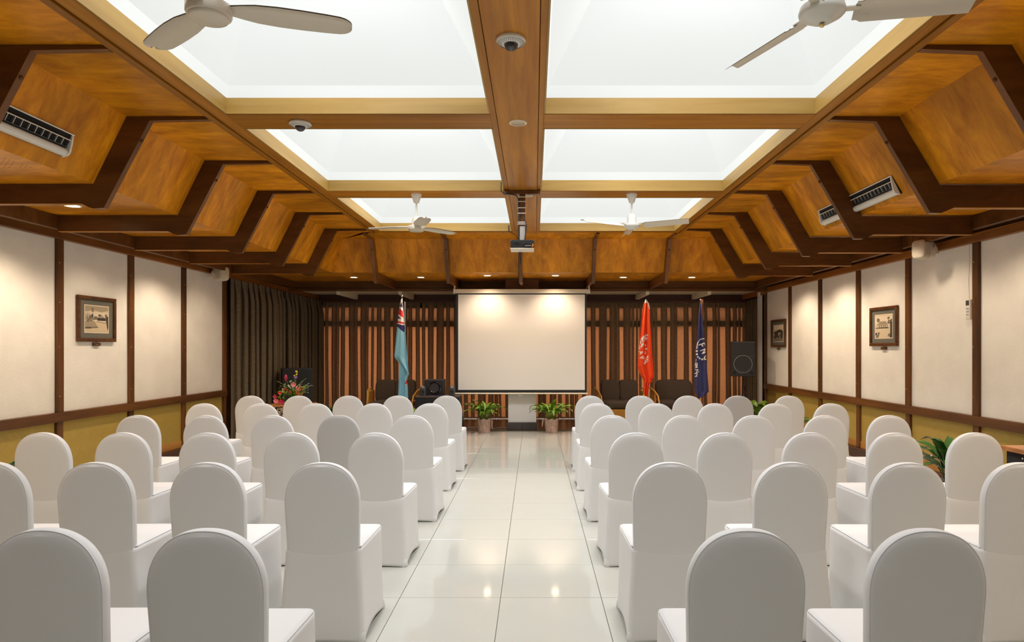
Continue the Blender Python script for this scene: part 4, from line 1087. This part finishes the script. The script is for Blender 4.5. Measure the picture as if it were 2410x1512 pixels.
MB().sphere((0, 0, .016), .03, 10, 0, 1, 1.7, .62).build('shell', black, ms)
MB().sphere((0, -.012, .024), .017, 8, 0, .8, 1.5, .7).build('red_panel', red_p, ms)
tag(MB().tube([(3.72, 4.9, .754), (3.66, 4.8, .754), (3.62, 4.6, .754), (3.66, 4.4, .754), (3.62, 4.2, .754)], .003, 6).build('mouse_cable', cable_m), 'thin black cable trailing over the desk top', 'cable')

# ------------------------------------------------------------ wall pictures
sep = [mat('print_paper', (.62, .50, .33), .8), mat('print_light_grey', (.36, .29, .19), .8), mat('print_mid', (.19, .15, .10), .8), mat('print_dark', (.045, .033, .024), .8), mat('print_white', (.72, .60, .44), .8)]
mount_m = mat('grey_mount', (.13, .125, .10), .8)
def picture(side, y0, y1, z0, z1, label, art, mirror=False):
    X = XL + .014 if side == 'L' else XR - .014; s_ = 1 if side == 'L' else -1; W, Hh = y1 - y0, z1 - z0
    t = thing('framed_picture', label, 'picture', (X, (y0 + y1) / 2, (z0 + z1) / 2), 0 if side == 'L' else math.pi)
    # local frame: +x out of the wall, +y to the viewer's right on the left wall
    fw = .04; a, b = W / 2, Hh / 2
    MB().box(0, .03, -a, a, b - fw, b).box(0, .03, -a, a, -b, -b + fw).box(0, .03, -a, -a + fw, -b + fw, b - fw).box(0, .03, a - fw, a, -b + fw, b - fw).build('frame', frame_w, t, .006, 2)
    MB().box(0, .012, -a + fw, a - fw, -b + fw, b - fw).build('mount', mount_m, t)
    pw, ph = a - fw - .075, b - fw - .055
    g = MB().box(.012, .0135, -pw, pw, -ph, ph, 4)
    g.box(.0135, .0138, -pw + .012, pw - .012, -ph + .01, ph - .01, 0)
    lvl = .0139
    for mi, P in art:
        lvl += .00012; n = len(P)
        g.add([(lvl, (-pw + .012) + (2 * pw - .024) * (u if side == 'L' else u), (-ph + .01) + (2 * ph - .02) * v) for u, v in P], [tuple(range(n))], mi)
    g.build('print', sep, t)
    MB().box(0, .02, -.06, .06, -b - .045, -b - .012).build('name_plaque', frame_w, t, .004)
    MB().box(.02, .0205, -.03, .03, -b - .033, -b - .026).build('plaque_lettering', brass, t)
    return t
rr = random.Random(4)
def blob(cx_, cy_, rx, ry, n=9): return [(cx_ + rx * math.cos(6.283 * k / n) * rr.uniform(.75, 1.2), cy_ + ry * math.sin(6.283 * k / n) * rr.uniform(.75, 1.2)) for k in range(n)]
def clampP(P): return [(min(1, max(0, u)), min(1, max(0, v))) for u, v in P]
a1 = [(1, [(0, .75), (.3, .85), (.7, .78), (1, .86), (1, 1), (0, 1)]), (4, [(0, .42), (1, .42), (1, .78), (0, .78)]), (4, [(.45, .55), (.62, .68), (.8, .68), (.95, .55)]), (1, [(.52, .55), (.68, .70), (.85, .56)]), (3, [(.52, .45), (.88, .45), (.88, .56), (.52, .56)]),
      (2, [(.18, .6), (.33, .73), (.35, .46), (.2, .48)]), (3, [(.33, .73), (.35, .44), (.22, .46), (.22, .58)]), (2, [(.35, .48), (.52, .48), (.52, .6), (.38, .62)]), (1, [(0, .18), (.0, .42), (.38, .42), (.52, .32), (.55, .2)]), (3, [(.38, .42), (.48, .36), (.55, .24), (.55, .2), (.52, .3), (.42, .38)]),
      (2, [(0, .16), (.55, .18), (.55, .21), (0, .2)]), (3, [(.0, .15), (.2, .17), (.3, .15), (.5, .17), (.5, .155), (0, .13)]), (0, [(.38, .42), (.95, .38), (.95, .05), (.1, .05), (.1, .12), (.56, .17)]), (2, [(.5, .42), (.9, .36), (.9, .34), (.45, .41)])]
for x in (.03, .07, .11, .16, .2): a1.append((2, [(x - .015, .5), (x, rr.uniform(.75, .9)), (x + .015, .5)]))
for x in (.29, .34): a1.append((2, [(x - .01, .76), (x - .012, .93), (x + .012, .93), (x + .008, .76)]))
for k in range(9): a1.append((rr.choice([1, 2, 3]), clampP(blob(rr.uniform(.02, .4), rr.uniform(.38, .6), .04, .04))))
a1 += [(3, clampP(blob(.60, .66, .045, .04))), (3, [(.86, .7), (.92, .62), (.98, .64), (.99, .2), (.97, .06), (.93, .25), (.9, .45)]), (2, clampP(blob(.9, .66, .05, .06)))]
picture('L', 6.98, 7.62, 1.555, 2.05, 'framed sepia print of a curving garden path on the left wall', a1)
a2 = [(4, [(0, .6), (1, .6), (1, .95), (0, .95)]), (1, [(.12, .62), (.3, .73), (.62, .73), (.7, .62)]), (1, [(.05, .58), (.2, .66), (.7, .66), (.75, .58)]), (3, [(.25, .65), (.66, .66), (.66, .645), (.25, .64)]), (2, [(.15, .45), (.73, .45), (.73, .57), (.15, .57)]), (3, [(.02, .42), (.8, .41), (.8, .45), (.02, .45)]), (2, clampP(blob(.18, .78, .11, .09))), (2, clampP(blob(.8, .86, .07, .06)))]
for k in range(5): a2.append((4, [(.18 + k * .115, .46), (.23 + k * .115, .46), (.23 + k * .115, .55), (.18 + k * .115, .55)]))
for k in range(7): a2.append((rr.choice([2, 3]), clampP(blob(rr.uniform(.78, .97), rr.uniform(.6, .85), .05, .04))))
a2 += [(3, [(.9, .7), (1, .7), (1, .02), (.86, .02), (.9, .2)]), (2, [(.02, .02), (.2, .25), (.28, .25), (.18, .02)]), (3, [(.02, .1), (.02, .22), (.18, .24), (.1, .15)]), (2, [(.75, .05), (.9, .12), (.9, .2), (.78, .16)]), (4, [(.1, .15), (.15, .22), (.2, .22), (.14, .15)])]
picture('R', 8.08, 8.74, 1.51, 2.01, 'framed sepia print of a verandah house on the right wall', a2)
a3 = [(4, [(0, .75), (1, .8), (1, 1), (0, 1)]), (2, [(0, .0), (1, 0), (1, .2), (0, .22)]), (3, [(.02, .2), (.02, .6), (.3, .66), (.6, .74), (.85, .72), (1, .6), (.98, .2)]), (4, [(.5, .38), (.58, .38), (.6, .55), (.52, .55)]), (4, [(.66, .42), (.72, .42), (.74, .56), (.68, .56)])]
for k in range(10): a3.append((rr.choice([1, 2, 2]), clampP(blob(rr.uniform(.05, .95), rr.uniform(.12, .5), .07, .03))))
picture('R', 11.68, 12.39, 1.50, 2.0, 'darker framed print nearest the rear curtain on the right wall', a3)

# ------------------------------------------------------------ wall speakers and controller
def wall_speaker(x, y, z, rz, label, s_):
    t = thing('wall_speaker', label, 'speaker', (x, y, z), rz)
    # squarish shell tapering to the back, grille on the -y face
    def sq(r_x, r_z, yy): return lambda a: Vector((abs(math.cos(a)) ** .45 * math.copysign(1, math.cos(a)) * r_x, yy, abs(math.sin(a)) ** .45 * math.copysign(1, math.sin(a)) * r_z))
    def lofted(secs):
        fs_ = [sq(*q) for q in secs]
        return MB().grid(lambda u, v: fs_[int(round(v * (len(fs_) - 1)))](2 * math.pi * u + .001), 40, len(secs) - 1, closed=True)
    lofted([(.001, .001, .10), (.055, .07, .10), (.066, .085, .09), (.078, .10, .03), (.082, .106, .0), (.084, .108, -.004), (.084, .108, -.02)]).build('shell', cream_p, t)
    lofted([(.083, .107, -.02), (.080, .103, -.075), (.074, .096, -.10), (.06, .08, -.112), (.001, .001, -.118)]).build('front_grille', cream_g, t)
    MB().box(-.012, .012, .09, .22, -.03, .03).build('bracket', cream_p, t, .004)
    MB().lathe([(.001, s_ * .076), (.03, s_ * .076), (.03, s_ * .092), (.001, s_ * .092)], (0, .05, 0), 20, 0, True, 'x').build('knob', cream_p, t)
cream_g = mat('cream_grille', (.6, .54, .44), .7, bump=.5, bscale=500)
wall_speaker(-4.60, 9.74, 2.575, R(62), 'small cream wall speaker at the end of the left white panels', -1)
wall_speaker(4.20, 7.15, 2.545, R(-66), 'small cream wall speaker under the right soffit', 1)
t = thing('wall_controller', 'slim cream air-conditioner controller on a right wall post', 'controller', (XR - .042, 6.72, 1.88))
MB().box(-.022, 0, -.035, .035, -.105, .095).build('case', cream_p, t, .003)
MB().box(-.024, -.022, -.018, .03, .04, .088).build('display', dgrey, t)
MB().box(-.0235, -.022, -.024, .03, -.09, .03).build('button_sheet', white_p, t)
for z in (.0, -.03, -.06):
    MB().box(-.0245, -.0235, -.018, .02, z - .002, z + .012).build('button', alu, t)
MB().tube([(-.006, .0, .095), (-.006, .01, .3), (-.006, -.005, .5), (-.006, .005, .665)], .003, 6).build('cable', cream_p, t)

# ------------------------------------------------------------ air conditioners in the sloping panels
def aircon(P0, y0, y1, s_, label):
    # P0: (x,z) centre on slope; frame: n outwards (down, inwards), d down the slope
    n = Vector((s_ * .893, 0, -.45)); d = Vector((-s_ * .45, 0, -.893)); Ly = y1 - y0
    t = bpy.data.objects.new('air_conditioner', None); col.objects.link(t); tag(t, label, 'air conditioner', 'air conditioners set into the sloping panels')
    t.location = (P0[0], (y0 + y1) / 2, P0[1])
    # local axes: x = along room (world y), y = down slope, z = outwards
    M = Matrix((Vector((0, -s_, 0)), d, n)).transposed(); t.rotation_euler = M.to_euler()
    h = Ly / 2
    MB().box(-h, h, -.085, .085, -.05, .006).build('recess', slot, t)
    MB().box(-h, h, -.088, -.080, 0, .014).build('top_rail', white_p, t)
    MB().box(-h + .01, h - .01, -.045, -.038, .0, .022).build('slat', cream_p, t)
    g = MB(); k = int(Ly / .062)
    for i in range(k + 1):
        xx = -h + .02 + i * (Ly - .04) / k; g.box(xx - .002, xx + .002, -.038, .010, 0, .018)
    g.build('louvres', alu, t)['kind'] = 'stuff'
    MB().box(-h + .01, h - .01, .008, .013, .0, .02).build('slat', dgrey, t)
    pr = [(.022, .004), (.026, .024), (.036, .036), (.052, .040), (.068, .034), (.080, .020), (.085, .0)]
    MB().prism([(-h + .02, a, b) for a, b in pr], (Ly - .04, 0, 0)).build('lower_cover', white_p, t, .003)
    for q in (-h, h - .018):
        MB().prism([(q, -.088, 0), (q, -.07, .016), (q, -.03, .028), (q, .03, .044), (q, .06, .040), (q, .088, .012), (q, .088, 0)], (.018, 0, 0)).build('end_cap', white_p, t)
    return t
aircon((-3.285, 2.915), 3.60, 4.68, 1, 'white slotted air conditioner in the left sloping panel at picture edge')
aircon((3.028, 2.855), 5.55, 6.98, -1, 'white slotted air conditioner in the right sloping panels behind a rib')
# drilled speaker holes in two soffit panels
def holes(x0, x1, y0, y1, label_unused):
    g = MB(); nx, ny = 9, 11
    for i in range(nx):
        for j in range(ny):
            if (i + j) % 4 == 3: continue
            x = x0 + (x1 - x0) * i / (nx - 1); y = y0 + (y1 - y0) * j / (ny - 1)
            g.lathe([(.001, -.0006), (.0045, -.0006), (.0045, .001)], (x, y, SOF), 8, 0, False)
    g.build('speaker_holes', slot, ceil)['kind'] = 'stuff'
holes(-3.80, -3.50, 4.25, 4.62, '')
holes(3.40, 3.72, 5.90, 6.24, '')
